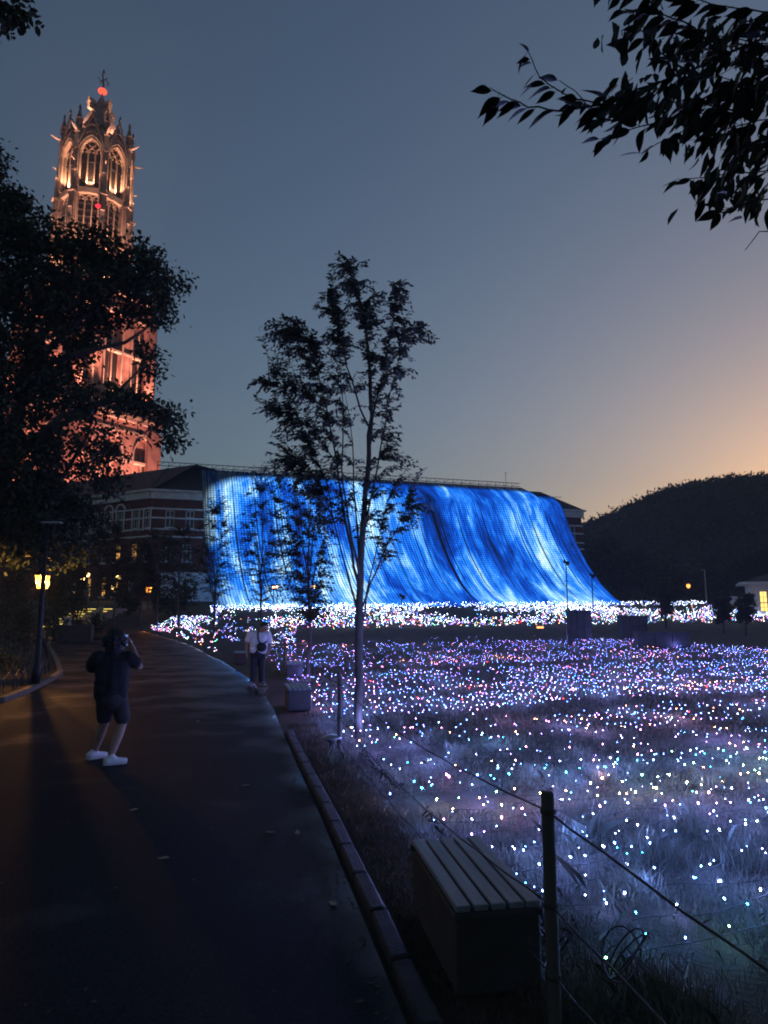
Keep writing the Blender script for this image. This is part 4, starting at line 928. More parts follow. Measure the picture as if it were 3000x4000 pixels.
for u, l in ((591, 'leftmost'), (599, 'second'), (674, 'third'), (680, 'rightmost')):
    small_lantern(u, 1268, 63, l + ' of four tiny orange lamps in front of the curtain', 0, (1, .45, .2), 4, .13)
# lit steps with a side wall
q0 = at(147, 1345, 47); zz0 = gz(q0.x, 47)
steps = thing('lit_steps', 'broad steps with glowing yellow strips under the edges', 'steps', (q0.x - .6, 46.5, zz0), R(-12))
st_m = mat('step_stone', (.20, .18, .15), .85, .25, 4, .3, 30); strip_e = emis('step_glow', (1, .74, .16), .9)
nstep = 8; sw0 = 2.9
for i in range(nstep):
    b = MB(); b.box((i * .17, i * .38 + .9, i * .17 + .085), (sw0 - .05 * i, 1.8, .17)); o = b.build('step', st_m, steps)
    b = MB(); b.box((i * .17, i * .38 - .02, i * .17 + .13), (sw0 - .08 - .05 * i, .03, .028)); b.build('light_strip', strip_e, o)
b = MB(); b.add([(1.6, -.4, 0), (3.9, -1.6, -.1), (3.9, -1.6, .25), (1.6, 2.6, 1.55), (1.6, -.4, .45)], [(0, 1, 2, 3, 4)]); b.add([(1.65, -.3, 0), (4.4, -1.5, -.1), (4.4, -1.5, .3), (1.75, 2.7, 1.6)], [(0, 1, 2, 3)]); 
b.build('side_wall', mat('terrace_wall', (.40, .33, .24), .85, .25, 3, .4, 20), steps)
lamp('POINT', 'step_lamp', (.9, -.9, .9), 14, (1, .66, .22), steps, shadow_soft_size=.1)
b = MB()
for x in (-1.2, .4):
    for i in range(0, nstep, 3): b.tube([(x + i * .17, i * .38 + .2, i * .17 + .17), (x + i * .17, i * .38 + .2, i * .17 + 1.05)], .025, 5)
    b.tube([(x, .2, 1.05), (x + 7 * .17, 7 * .38 + .2, 7 * .17 + 1.05)], .025, 5)
b.build('handrail', iron_m, steps)
ter = MB(); q1 = at(185, 1308, 52); ter.box((-27.0, 61.5, 2.1), (15, 9, .9), R(-22)); tag(ter.build('terrace', mat('terrace_paving', (.13, .12, .10), .9, .3, 2)), kind='structure')
# small white sign on a dark box
q = at(145, 1342, 40.5); z0 = gz(q.x, 40.5); t = thing('sign_box', 'dark box carrying a small white notice plate below the steps', 'sign', (q.x, 40.5, z0 - .05))
b = MB(); b.bbox((.3, .2, .5), (2.3, .4, 1.0), .03); b.build('box', box_m, t)
b = MB(); b.bbox((0, -.02, q.z - z0 + .05), (.5, .03, .48), .006); pl = b.build('plate', mat('sign_white', (.62, .60, .56), .6, .08, 5), t)
b = MB(); zc = q.z - z0 + .05
for z, w in ((.12, .2), (.02, .26), (-.1, .2)): b.box((0, -.045, zc + z), (w, .012, .05))
b.box((0, -.044, zc), (.1, .012, .26)); b.build('pictogram', mat('sign_black', (.02, .02, .02), .6, .1, 5), pl)
# low hoop fence round the island
hoop = thing('hoop_fence', 'low black hoop fence along the right edge of the planted island', 'fence', (0, 0, 0))
P_ = [ISL[i] for i in (1, 2, 3, 4, 5, 6, 7)]
for a_, c_ in zip(P_[:-1], P_[1:]):
    d = c_ - a_; k = max(1, int(d.length / .75)); nn = Vector((-d.y, d.x, 0)).normalized() * .3
    for j in range(k):
        s0 = a_ + d * (j / k) - Vector((.35, 0, 0)); s1 = a_ + d * ((j + 1.25) / k) - Vector((.35, 0, 0)); mid_ = (s0 + s1) / 2
        b = MB(); b.tube([s0, s0 + Vector((0, 0, .32)), mid_ + Vector((0, 0, .5)), s1 + Vector((0, 0, .32)), s1], .013, 5); b.build('hoop', iron_m, hoop)
# ------------------------------------------------------------------ white house and small things on the right
white_m = mat('white_plaster', (.62, .62, .60), .8, .1, 2, .2, 20)
HY = 72.0; hq = at(1622, 1318, HY); hz = gz(hq.x, HY); house = thing('white_house', 'small white house with warm lit windows at the right edge', 'house', (hq.x, HY, hz), R(-24))
ez = at(1622, 1262, HY).z - hz
ops = [(.95, 1.55, .35, 1.15), (.95, 1.55, 1.25, 2.35), (1.95, 2.55, .35, 1.15), (1.95, 2.55, 1.25, 2.35)]
b = MB(); grid_wall(b, 0, 8, -.5, ez, ops, .2); b.add([(0, 0, -.5), (0, 6, -.5), (0, 6, ez), (0, 0, ez)], [(3, 2, 1, 0)]); b.build('wall', white_m, house)
hw = emis('house_window_glow', (1, .62, .16), .85)
for (a_, c_, d_, e_) in ops:
    w = MB(); w.box(((a_ + c_) / 2, .12, (d_ + e_) / 2), (.04, .05, e_ - d_)); w.box(((a_ + c_) / 2, .122, (d_ + e_) / 2), (c_ - a_, .05, .04)); f_ = w.build('window', iron_m, house)
    g = MB(); g.add([(a_, .18, d_), (c_, .18, d_), (c_, .18, e_), (a_, .18, e_)], [(0, 1, 2, 3)]); g.build('pane', hw, f_)
b = MB(); b.box((3.8, 2.6, ez + .1), (9.4, 7.6, .22)); b.build('eave', white_m, house)
b = MB(); b.add([(-.7, -1, ez + .22), (8.5, -1, ez + .22), (8.5, 6.4, ez + .22), (-.7, 6.4, ez + .22), (2.2, 2.7, ez + 1.2), (6, 2.7, ez + 1.2)], [(0, 1, 5, 4), (1, 2, 5), (2, 3, 4, 5), (3, 0, 4)]); b.build('roof', roof_m, house)
q = at(1597, 1300, 76); t = thing('garden_wall', 'low pale plaster wall left of the white house', 'wall', (q.x, 76, gz(q.x, 76)), R(8))
b = MB(); b.bbox((0, 0, .45), (2.5, .25, 1.9), .03); b.build('face', white_m, t); b = MB(); b.bbox((0, 0, 1.46), (2.7, .4, .1), .02); b.build('coping', stone_m, t)
q = at(1526, 1296, 88); t = thing('light_pole', 'slim pale pole standing between orange lamp and white house', 'pole', (q.x, 88, gz(q.x, 88)))
b = MB(); b.lathe([(.13, 0), (.10, .5), (.09, 4.3)], 8); b.build('shaft', steel, t); b = MB(); b.bbox((-.2, 0, 4.35), (.6, .16, .08), .02); b.build('arm', steel, t)
def spk_pole(u, vt, label, Y):
    q = at(u, 1306, Y); z0 = gz(q.x, Y); h = at(u, vt, Y).z - z0; t = thing('speaker_pole', label, 'pole', (q.x, Y, z0), 0, 'poles in front of the curtain')
    b = MB(); b.lathe([(.1, 0), (.06, .2), (.05, h)], 7); b.build('shaft', iron_m, t); b = MB(); b.bbox((.16, -.05, h - .2), (.28, .2, .36), .03); b.bbox((-.14, -.05, h - .05), (.2, .2, .3), .03); b.build('speakers', iron_m, t)
spk_pole(1226, 1212, 'thin black pole with small speakers, left of the pair before the curtain', 66); spk_pole(1281, 1240, 'thin black pole with small speakers, right of the pair before the curtain', 67); spk_pole(868, 1285, 'short thin black pole before the middle of the curtain', 62)
dk = mat('dark_box_paint', (.05, .055, .065), .7, .3, 2, .3, 20)
def box_thing(u0, u1, vt, vb, Y, name, label, cat, dep=.8):
    a_ = at(u0, vb, Y); c_ = at(u1, vt, Y); z0 = gz(a_.x, Y); w = c_.x - a_.x; h = c_.z - z0; t = thing(name, label, cat, ((a_.x + c_.x) / 2, Y, z0))
    b = MB(); b.bbox((0, dep / 2, h / 2), (w, dep, h), .02); b.build('body', dk, t); b = MB(); b.bbox((0, dep / 2, h + .03), (w + .08, dep + .08, .07), .015); b.build('lid', dk, t)
    for k in range(1, 3): b = MB(); b.box((-w / 2 + w * k / 3, -.012, h / 2), (.03, .03, h - .1)); b.build('batten', iron_m, t)
box_thing(1231, 1277, 1320, 1358, 46, 'equipment_box', 'square dark equipment box standing before the far lights', 'box'); box_thing(1342, 1398, 1332, 1356, 47, 'equipment_box', 'wide dark box right of the square equipment box', 'box')
box_thing(1378, 1490, 1368, 1394, 38, 'long_planter', 'long low dark planter box on the empty part of the lawn', 'planter', .6)
box_thing(1226, 1236, 1358, 1376, 40, 'short_bollard', 'short dark bollard on the lawn below the square box', 'bollard', .2)
q = at(1167, 1357, 42); t = thing('marker_sign', 'small glowing amber marker on a stake in the lawn', 'sign', (q.x, 42, gz(q.x, 42)))
b = MB(); b.lathe([(.03, 0), (.03, q.z - gz(q.x, 42))], 6); b.build('stake', iron_m, t); b = MB(); b.bbox((0, 0, q.z - gz(q.x, 42) + .05), (.42, .06, .12), .02); b.build('amber_panel', emis('amber', (1, .42, .12), 1.0), t)
# litter of leaf scraps gathered along the kerb
lit = []
for k in range(420):
    y = rnd.uniform(2.4, 14); lit.append((path_edge_x(y) - abs(rnd.gauss(0, .10)) - .02 if rnd.random() < .7 else path_edge_x(y) - rnd.uniform(0, 4.5), y, .008))
lq_ = leaf_quads(np.array(lit), .042, -.0, 2.0); lq_[:, :, 2] = .007 + (lq_[:, :, 2] - .008) * .2
tag(link('leaf_litter', quads_mesh('leaf_litter', lq_, mat('litter', (.07, .055, .04), .8, .4, 20), 6)), 'scraps of dead leaf gathered along the kerb', 'leaves', None, 'stuff')
# fallen leaves on the path
fl = mat('fallen_leaf', (.30, .26, .20), .7, .3, 8)
fm = MB(); fm.v = [(0, 0, 0), (.03, .022, .006), (.075, .018, .002), (.1, 0, .012), (.075, -.02, .004), (.03, -.024, .008)]; fm.f = [(0, 1, 2, 3), (0, 3, 4, 5)]; fme = fm.mesh('fallen_leaf', fl)
for i, (u, v) in enumerate(((570, 1802), (642, 1806), (368, 1857), (715, 1950), (520, 1700), (430, 1560), (300, 1750))):
    q = ghit(u, v); o = link('fallen_leaf', fme, None, (q.x, q.y, .008), i * 1.7); tag(o, ['left of two pale fallen leaves on the path beside the near bench', 'right of two pale fallen leaves on the path beside the near bench', 'faint fallen leaf in the middle of the dark path', 'fallen leaf on the path close to the kerb', 'fallen leaf on the path right of the white sneakers', 'fallen leaf on the path ahead of the person in black', 'fallen leaf on the path just below the white sneakers'][i], 'leaf', 'fallen leaves on the path')

# ------------------------------------------------------------------ light strings on the lawn
PAL = {'b': (.08, .20, 1.0), 'w': (.26, .32, 1.0), 'v': (.28, .15, 1.0), 'p': (.95, .22, .55), 'o': (1.0, .36, .14), 'y': (.85, .72, .26), 'g': (.22, .85, .40), 'c': (.03, .42, 1.0), 'r': (1.0, .03, .03)}
def bulb_mesh(k, r_, L_, strength, tag_, sides, sampling):
    b = MB(); b.lathe([(r_ * .7, 0), (r_, L_ * .35), (r_ * .75, L_ * .8), (r_ * .15, L_)], sides); return b.mesh('bulb', emis('led_' + tag_ + k, PAL[k], strength, sampling))
near_b = {k: bulb_mesh(k, .0052, .018, 60, 'near_', 7, 'NONE') for k in PAL}
wire_m = mat('light_wire', (.015, .02, .016), .6, .3, 20)
fr_ = Vector((fd.y, -fd.x, 0))                                   # across the lawn, away from the path
rnd.seed(21)
def keys_for(s):
    # colour mood of each row as it lies on the lawn
    if s < 1.15: return 'bcwgb'
    if s < 3.0: return 'bbwwvbcw'
    if s < 3.55: return 'yyogy'
    if s < 4.4: return 'ccbbw'
    if s < 6.0: return 'wvpbowvb'
    if s < 8.0: return 'vvpbobwb'
    return 'vbwbbvbwp'
rows_near = [(.28, .42, 1.3, 'cgb'), (.62, .9, 3.2, 'bcw'), (.95, .6, 4.5, 'bwb'), (1.3, .7, 5, 'bbw'), (1.62, .3, 5.5, 'bwb'), (1.95, .3, 6, 'bwv'), (2.25, .25, 6.5, 'bbwv'), (2.55, .25, 7, 'wbp'), (2.95, .6, 8, 'yyogy'), (3.3, .5, 8, 'oyg'), (3.75, .2, 9, 'ccb'), (4.1, .5, 9, 'bcwp'), (4.75, .3, 9, 'wvpb'), (5.05, .8, 9, 'pwvo'), (5.7, .3, 10, 'vopw')]
count = 0; near_l = {}; ROWD = (fr_ * .985 + fd * .17).normalized()
ords = ['front', 'second', 'third', 'fourth', 'fifth', 'sixth', 'seventh', 'eighth', 'ninth', 'tenth', 'eleventh', 'twelfth', 'thirteenth', 'fourteenth', 'fifteenth']
cw = {'b': 'blue', 'w': 'white', 'v': 'violet', 'p': 'pink', 'o': 'orange', 'y': 'yellow', 'g': 'green', 'c': 'cyan', 'r': 'red'}
for ri, (s, off, L_, keys) in enumerate(rows_near):
    st = p1_ + fd * s * 1.06 + fr_ * off
    nm = ' and '.join(dict.fromkeys(cw[k] for k in keys[:2] if True))
    t = thing('string_light', '%s light string counted from the camera across the lawn, mostly %s bulbs' % (ords[ri], nm), 'light string', st, 0, 'light strings across the lawn')
    x = 0.0; wp = []
    while x < L_:
        q = ROWD * x + fd * (.10 * math.sin(x * 1.3 + ri) + .05 * math.sin(x * 4.1 + ri * 2)); q.z = .045 + .012 * math.sin(x * 7 + ri); wp.append(Vector(q))
        x += .06
    b = MB(); b.tube(wp, .0032, 4); b.build('wire', wire_m, t)
    x = .05
    while x < L_ - .1 and count < 298:
        q = wp[min(len(wp) - 1, int(x / .06))] + Vector((rnd.gauss(0, .05), rnd.gauss(0, .07), rnd.uniform(.0, .05)))
        o = link('bulb', near_b[rnd.choice(keys)], t, q); o.rotation_euler = (rnd.uniform(-1, 1), rnd.uniform(-1, 1), 0); o.scale = (rnd.uniform(.55, 1.1),) * 3; count += 1
        if count % 2 == 0:
            kk_ = next(k for k in PAL if near_b[k] is o.data)
            if kk_ not in near_l: l_ = bpy.data.lights.new('bulb_glow_' + kk_, 'POINT'); l_.energy = 1.1; l_.color = tuple(.4 * a_ + .6 * b_ for a_, b_ in zip(PAL[kk_], (.20, .32, 1.0))); l_.shadow_soft_size = .03; near_l[kk_] = l_
            g_ = bpy.data.objects.new('bulb_glow', near_l[kk_]); C.objects.link(g_); g_.location = q + Vector((0, 0, .06)); g_.parent = t
        x += rnd.uniform(.09, .36)
# loose loops of wire on the lowest rope by the near post
b = MB(); q = p1_ + fr_ * .32 - fd * .05
for k in range(3):
    b.tube([q + Vector((.09 * math.cos(a_) + .02 * k, .05 * math.sin(a_), .30 + .10 * math.sin(a_ * 1.1 + k))) for a_ in np.linspace(0, 6.0, 16)], .004, 4)
tag(b.build('wire_loop', wire_m), 'bundle of dark cable looped beside the nearest post', 'cable')
bw_ = MB()
for k, (s0, s1) in enumerate(((.2, 1.6), (1.2, 2.6), (3.4, 5.2))):
    bw_ = MB()
    for j in range(2): bw_.tube([p1_ + fd * (s0 + (s1 - s0) * i / 30) + fr_ * (.16 + .03 * math.sin(i * 1.9 + j)) + Vector((0, 0, .24 + .035 * math.sin(i * 2.3 + j * 2) - .05 * math.sin(i / 30 * 3.14))) for i in range(31)], .006, 4)
    tag(bw_.build('cable', wire_m), ['twisted cable hanging along the fence right beside the near bench', 'twisted cable along the fence behind the near bench', 'twisted cable along the fence before the slender tree'][k], 'cable')
# the denser strings further out: far too many to count
def stuff_bulbs(name, label, cat, P_, keys, r_, strength, sampling):
    ks = sorted(set(keys)); me = bpy.data.meshes.new(name); V = []; Fc = []; mi = []
    base = [(1, 0, 0), (-.5, .87, 0), (-.5, -.87, 0), (0, 0, 1.3), (0, 0, -.8)]; fc = [(0, 1, 3), (1, 2, 3), (2, 0, 3), (1, 0, 4), (2, 1, 4), (0, 2, 4)]
    for (q, k, sc) in P_:
        o_ = len(V); V += [(q[0] + x * r_ * sc, q[1] + y * r_ * sc, q[2] + z * r_ * sc) for x, y, z in base]; Fc += [tuple(i + o_ for i in f) for f in fc]; mi += [ks.index(k)] * 6
    me.from_pydata(V, [], Fc)
    for k in ks: me.materials.append(emis('led_' + name + k, (.62, .74, 1.0) if (k == 'w' and name == 'bank_lights') else PAL[k], strength, sampling))
    me.polygons.foreach_set('material_index', np.array(mi, dtype=np.int32)); o = link(name, me); return tag(o, label, cat, None, 'stuff')
P_ = []; s = 4.3
BANDS = [(1360, 1392, .03), (1392, 1411, .30), (1411, 1416, .04), (1416, 1438, .45), (1438, 1447, .06), (1447, 1488, .8), (1488, 1496, .12), (1496, 1526, .95), (1526, 1547, .07), (1547, 1584, .62), (1584, 1602, .04), (1602, 1622, .34), (1622, 1634, .03), (1634, 1662, .30), (1662, 1690, .03), (1690, 1720, .12)]
while s < 36:
    st = p1_ + fd * s * 1.06 + fr_ * .35; L_ = min(26, (s + 3.4) * .95 + 3); x = .0; mood = keys_for(s)
    ref = st + ROWD * (st.y * .33 + .6); vv = proj(ref)[1]; dens = 0
    for v0, v1, d0 in BANDS:
        if v0 <= vv < v1: dens = d0
    while x < L_:
        q = st + ROWD * x + fd * (.22 * math.sin(x * .8 + s * .3) + rnd.gauss(0, .03)); d2 = dens * (1.1 + 1.3 * mnoise.noise(Vector((q.x * .5, q.y * .3, 2.1))))
        if rnd.random() < d2:
            mm = mnoise.noise(Vector((q.x * .3, q.y * .5, 9))); kk_ = rnd.choice(mood if mm < .3 else 'opvowpb')
            if rnd.random() < .025: kk_ = rnd.choice('rgc')
            P_.append(((q.x, q.y, gz(q.x, q.y) + rnd.uniform(.02, .12)), kk_, rnd.uniform(.6, 1.15)))
        x += rnd.uniform(.08, .20) * (1 if s < 12 else 1.25)
    s += rnd.uniform(.30, .38) if s < 12 else rnd.uniform(.5, .62)
for k in range(260):                                             # extra bulbs between the nearest strings
    s_ = rnd.choice([r_[0] for r_ in rows_near[2:]]) + rnd.gauss(0, .06); q = p1_ + fd * s_ * 1.06 + fr_ * .3 + ROWD * rnd.uniform(.2, 4.8 + s_)
    P_.append(((q.x, q.y, rnd.uniform(.03, .11)), rnd.choice('bbwwvwbc'), rnd.uniform(.45, .8)))
stuff_bulbs('lawn_lights', 'carpet of violet and white string lights across the middle of the lawn', 'string lights', P_, ''.join(PAL), .0066, 48, 'NONE')
n_mid = len(P_); ll = bpy.data.objects['lawn_lights']
lights_by = {}
for i in range(0, n_mid, max(1, n_mid // 300)):                  # the light these strings throw on the grass around them
    (q, k_, sc) = P_[i]
    if k_ not in lights_by: l_ = bpy.data.lights.new('string_glow_' + k_, 'POINT'); l_.energy = 4.5; l_.color = tuple(.4 * a_ + .6 * b_ for a_, b_ in zip(PAL[k_], (.26, .32, 1.0))); l_.shadow_soft_size = .05; lights_by[k_] = l_
    o = bpy.data.objects.new('string_glow', lights_by[k_]); C.objects.link(o); o.location = (q[0], q[1], q[2] + .12); o.parent = ll
P_ = []
for k in range(7500):                                            # bank below the curtain
    f_ = rnd.random(); bx = BL + (BR - BL) * (f_ * 1.27 - .01); d_ = rnd.random() ** 1.35 * 13 - .3
    q = bx + NRM * d_; g = mnoise.noise(Vector((q.x * .16, q.y * .33, 4.4))) + .45 * mnoise.noise(Vector((q.x * .5, q.y * .9, 1.4)))
    lim = .55 - .055 * d_ + (.16 if f_ > .35 else -.22)
    if f_ < .06 and d_ > 5: continue
    if g > lim - .42 or d_ < .5:
        dd = d_ / 14; kk_ = rnd.choice('wwwwwwwwvwbw') if rnd.random() > dd * .7 else rnd.choice('bbvgcporyw')
        P_.append(((q.x, q.y, gz(q.x, q.y) + rnd.uniform(.03, .5)), kk_, rnd.uniform(.55, 1.2)))
YS = np.linspace(24, 72, 97)
def gray(u, v):
    for Y_ in YS:
        q = at(u, v, Y_)
        if q.z <= gz(q.x, Y_): return q
    return None
for k in range(820):                                             # near end of the plaza, left
    u = rnd.uniform(285, 470); vm = float(np.interp(u, [285, 300, 338, 385, 430, 480], [1350, 1356, 1365, 1378, 1394, 1418])); v = 1336 + (vm - 1336) * rnd.random() ** 1.4; q = gray(u, v)
    if q is not None and q.x > path_edge_x(q.y) + .3 and mnoise.noise(Vector((u * .03, v * .08, 0))) > -.10 - .25 * (v < 1352): P_.append(((q.x, q.y, gz(q.x, q.y) + rnd.uniform(.02, .2)), rnd.choice('wwbvwwpwwg' if v < 1358 else 'pvgcwop'), rnd.uniform(.45, .85)))
for k in range(420):
    u = rnd.uniform(470, 640); v = rnd.uniform(1338, 1395); q = gray(u, v)
    if q is not None and mnoise.noise(Vector((u * .025, v * .07, 5))) > .02: P_.append(((q.x, q.y, gz(q.x, q.y) + rnd.uniform(.02, .2)), rnd.choice('wbbvwpwob'), rnd.uniform(.45, .8)))
stuff_bulbs('bank_lights', 'dense glittering band of white string lights along the foot of the curtain', 'string lights', P_, ''.join(PAL), .022, 14.0, 'FRONT')
print('BULBS', count, n_mid, len(P_))

# ------------------------------------------------------------------ grass
def blades(name, label, n_, region, h0, h1, w, m_, tuft=False):
    P_ = []
    while len(P_) < n_:
        q = region()
        if q is not None: P_.append(q)
    P_ = np.array(P_); n__ = len(P_); h = nrg.uniform(h0, h1, (n__, 1)); a_ = nrg.uniform(0, 6.283, n__); s_ = np.stack([np.cos(a_), np.sin(a_), np.zeros(n__)], 1) * w
    ln = np.stack([nrg.normal(0, .45, n__), nrg.normal(0, .45, n__), np.zeros(n__)], 1) * h; upv = np.array([[0, 0, 1.0]]) * h
    V = np.stack([P_ - s_, P_ + s_, P_ + upv * .6 + ln * .35 + s_ * .6, P_ + upv * .92 + ln, P_ + upv * .6 + ln * .35 - s_ * .6], 1)
    return tag(link(name, quads_mesh(name, V, m_, 5)), label, 'grass', None, 'stuff')
grass_m = mat('grass_blade', (.14, .15, .11), .6, .45, 2.2, spec=.35); dry_m = mat('dry_grass', (.15, .105, .075), .8, .4, 3)
def reg_lawn():
    y = 2.4 + 15 * rnd.random() ** 1.7; x = rnd.uniform(-1.5, y * .62 + .8); q = Vector((x, y, 0)); d_ = (q - p1_).dot(fr_)
    if d_ < .02 + rnd.uniform(-.12, .12): return None
    if mnoise.noise(Vector((x * .9, y * .9, 0))) + rnd.uniform(-.3, .5) < -.15: return None
    return (x, y, -.01)
blades('lawn_grass', 'short unmown grass of the lawn between the light strings', 70000, reg_lawn, .03, .11, .0022, grass_m)
def reg_far():
    y = 12 + 22 * rnd.random(); q = Vector((rnd.uniform(-6, y * .62 + 1), y, 0)); d_ = (q - p1_).dot(fr_)
    return (q.x, q.y, gz(q.x, q.y) - .02) if d_ > .1 and q.x > path_edge_x(y) + 1 else None
blades('far_lawn_grass', 'grass of the far half of the lawn under the violet lights', 60000, reg_far, .05, .15, .007, grass_m)
def reg_dry():
    y = rnd.uniform(2.2, 12); q = Vector((path_edge_x(y) + rnd.uniform(.2, 1.6), y, 0)); d_ = (q - p1_).dot(fr_)
    return (q.x, q.y, -.012) if d_ < .1 else None
blades('dry_grass', 'brown dry grass on the strip between kerb and rope fence', 26000, reg_dry, .012, .05, .002, dry_m)
tufts = [ghit(u, v) for u, v in ((1245, 1815), (1210, 1800), (1270, 1780), (1415, 1850), (1150, 1690), (1000, 1640), (1300, 1690), (1500, 1790), (1600, 1860), (1350, 1930), (940, 1600), (850, 1570), (560, 1500), (735, 1650), (1400, 2150), (1480, 2190), (1540, 1700), (1230, 1640))]
def reg_tuft():
    q = rnd.choice(tufts); return (q.x + rnd.gauss(0, .09), q.y + rnd.gauss(0, .09), -.01)
blades('tall_grass', 'scattered taller tufts of grass standing among the lights', 5200, reg_tuft, .08, .26, .0024, grass_m)

# ------------------------------------------------------------------ people
def capsule(b, p0, p1, r0, r1, n=10, flat=1.0):
    p0, p1 = Vector(p0), Vector(p1); d = p1 - p0; L_ = d.length; t = d.normalized(); pts, rad = [], []
    for a_ in (80, 50, 20): pts.append(p0 - t * r0 * math.sin(R(a_))); rad.append(r0 * math.cos(R(a_)))
    pts += [p0, p0 + d * .5, p1]; rad += [r0, (r0 + r1) / 2, r1]
    for a_ in (20, 50, 80): pts.append(p1 + t * r1 * math.sin(R(a_))); rad.append(r1 * math.cos(R(a_)))
    b.tube(pts, rad, n)
def fuse(name, b, material, parent, voxel=.012, sm=6):
    me = b.mesh(name + '_raw', None); o = bpy.data.objects.new('raw', me); C.objects.link(o)
    m1 = o.modifiers.new('r', 'REMESH'); m1.mode = 'VOXEL'; m1.voxel_size = voxel; m2 = o.modifiers.new('s', 'SMOOTH'); m2.iterations = sm; m2.factor = .5
    dg = bpy.context.evaluated_depsgraph_get(); res = bpy.data.meshes.new_from_object(o.evaluated_get(dg)); bpy.data.objects.remove(o); bpy.data.meshes.remove(me)
    res.name = name; res.materials.clear(); res.materials.append(material); res.polygons.foreach_set('use_smooth', [True] * len(res.polygons)); return link(name, res, parent)
def hand(b, w, d, palm_n, curl=.5, side=1, s=1.0):
    """palm from wrist w along d, five curled fingers; palm_n is the way the palm faces"""
    w, d, pn = Vector(w), Vector(d).normalized(), Vector(palm_n).normalized(); a_ = d.cross(pn).normalized() * side
    for k in (-1, 0, 1): capsule(b, w + a_ * .018 * k * s, w + d * .075 * s + a_ * .026 * k * s, .015 * s, .015 * s, 8)
    for k, L_ in zip((-1.5, -.5, .5, 1.5), (.062, .072, .068, .052)):
        q0 = w + d * .08 * s + a_ * .0185 * k * s; q1 = q0 + (d * (1 - curl * .4) + pn * curl * .5).normalized() * L_ * .5 * s; q2 = q1 + (d * (1 - curl) + pn * curl).normalized() * L_ * .5 * s
        capsule(b, q0, q1, .0092 * s, .0086 * s, 7); capsule(b, q1, q2, .0086 * s, .0078 * s, 7)
    q0 = w + d * .02 * s + a_ * -.026 * s; q1 = q0 + (d * .6 - a_ * .55 + pn * .25).normalized() * .036 * s; capsule(b, q0, q1, .0125 * s, .0105 * s, 7); capsule(b, q1, q1 + (d * .9 + pn * .4).normalized() * .03 * s, .0105 * s, .0085 * s, 7)
skin_m = mat('skin', (.30, .18, .13), .55, .1, 8, spec=.35); black_c = mat('black_cotton', (.010, .010, .012), .9, .3, 5, .4, 30); dark_c = mat('dark_shorts', (.028, .026, .026), .9, .3, 6, .4, 30)
white_c = mat('white_cotton', (.66, .66, .66), .9, .08, 5, .3, 25); navy_c = mat('dark_trousers', (.016, .018, .024), .85, .3, 5, .4, 25); hair_m = mat('black_hair', (.009, .008, .008), .6, .4, 18, .8, 60); shoe_m = mat('white_sneaker', (.62, .64, .63), .6, .15, 14, .4, 50); sole_m = mat('shoe_sole', (.45, .45, .44), .7, .1, 9)
def shoe(parent, p, ang, material, L_=.28, name='shoe'):
    b = MB(); c_, s_ = math.cos(ang), math.sin(ang); f = Vector((c_, s_, 0)); q = Vector(p)
    capsule(b, q - f * .06 + Vector((0, 0, .055)), q + f * .02 + Vector((0, 0, .055)), .05, .05); capsule(b, q + f * .02 + Vector((0, 0, .045)), q + f * (L_ - .12) + Vector((0, 0, .038)), .05, .036); capsule(b, q - f * .045 + Vector((0, 0, .06)), q - f * .01 + Vector((0, 0, .10)), .042, .044)
    o = fuse(name, b, material, parent, .01, 5)
    for v_ in o.data.vertices: v_.co.z = max(v_.co.z, .006)
    b = MB(); P_ = [(-.11, .035), (-.06, .05), (.04, .045), (.12, .052), (.17, .035), (.18, 0), (.17, -.035), (.12, -.052), (.04, -.045), (-.06, -.05), (-.11, -.035)]
    b.slab([(q.x + (x * L_ / .28) * c_ - y * s_, q.y + (x * L_ / .28) * s_ + y * c_) for x, y in P_], .002, .03); b.build('sole', sole_m, o)
# 1: person in black photographing the display, seen from behind, turned to the right
g = ghit(228, 1650); pA = thing('person', 'person in black t-shirt and dark shorts photographing the display, seen from behind', 'person', g, math.atan2(g.x, g.y) * -1 * 0.9, None)
b = MB()
head = Vector((.045, .03, 1.475)); capsule(b, head + Vector((.005, .01, -.06)), head + Vector((0, -.005, .05)), .075, .088, 14); capsule(b, (.03, .0, 1.30), head + Vector((0, 0, -.06)), .062, .055)
b.ell(head + Vector((.055, .075, -.03)), (.022, .028, .03), 8, 6); b.ell(head + Vector((.088, -.005, -.01)), (.014, .024, .034), 8, 6); b.ell(head + Vector((.05, .06, -.075)), (.05, .05, .035), 8, 6)
capsule(b, (.02, 0, .9), (.03, .0, 1.17), .12, .12); capsule(b, (-.13, .0, 1.28), (.19, .0, 1.28), .06, .06)
eR, wR = Vector((.34, .03, 1.175)), Vector((.235, .17, 1.43)); capsule(b, (.21, 0, 1.30), eR, .058, .045); capsule(b, eR, wR, .044, .030); hand(b, wR, (-.3, .2, .8), (-.8, .25, 0), .6, 1)
eL, wL = Vector((-.235, .16, 1.16)), Vector((.06, .30, 1.36)); capsule(b, (-.17, 0, 1.30), eL, .058, .045); capsule(b, eL, wL, .044, .030); hand(b, wL, (.5, .1, .7), (.6, -.2, .1), .6, -1)
hR, kR, aR = Vector((.10, 0, .82)), Vector((.17, .06, .47)), Vector((.06, -.10, .10)); hL, kL, aL = Vector((-.05, .05, .82)), Vector((-.05, .20, .46)), Vector((-.15, .34, .10))
for h_, k_, a_ in ((hR, kR, aR), (hL, kL, aL)): capsule(b, h_, k_, .095, .062); capsule(b, k_, k_ + (a_ - k_) * .35, .058, .062); capsule(b, k_ + (a_ - k_) * .35, a_, .062, .038)
fuse('body', b, skin_m, pA, .0085, 6)
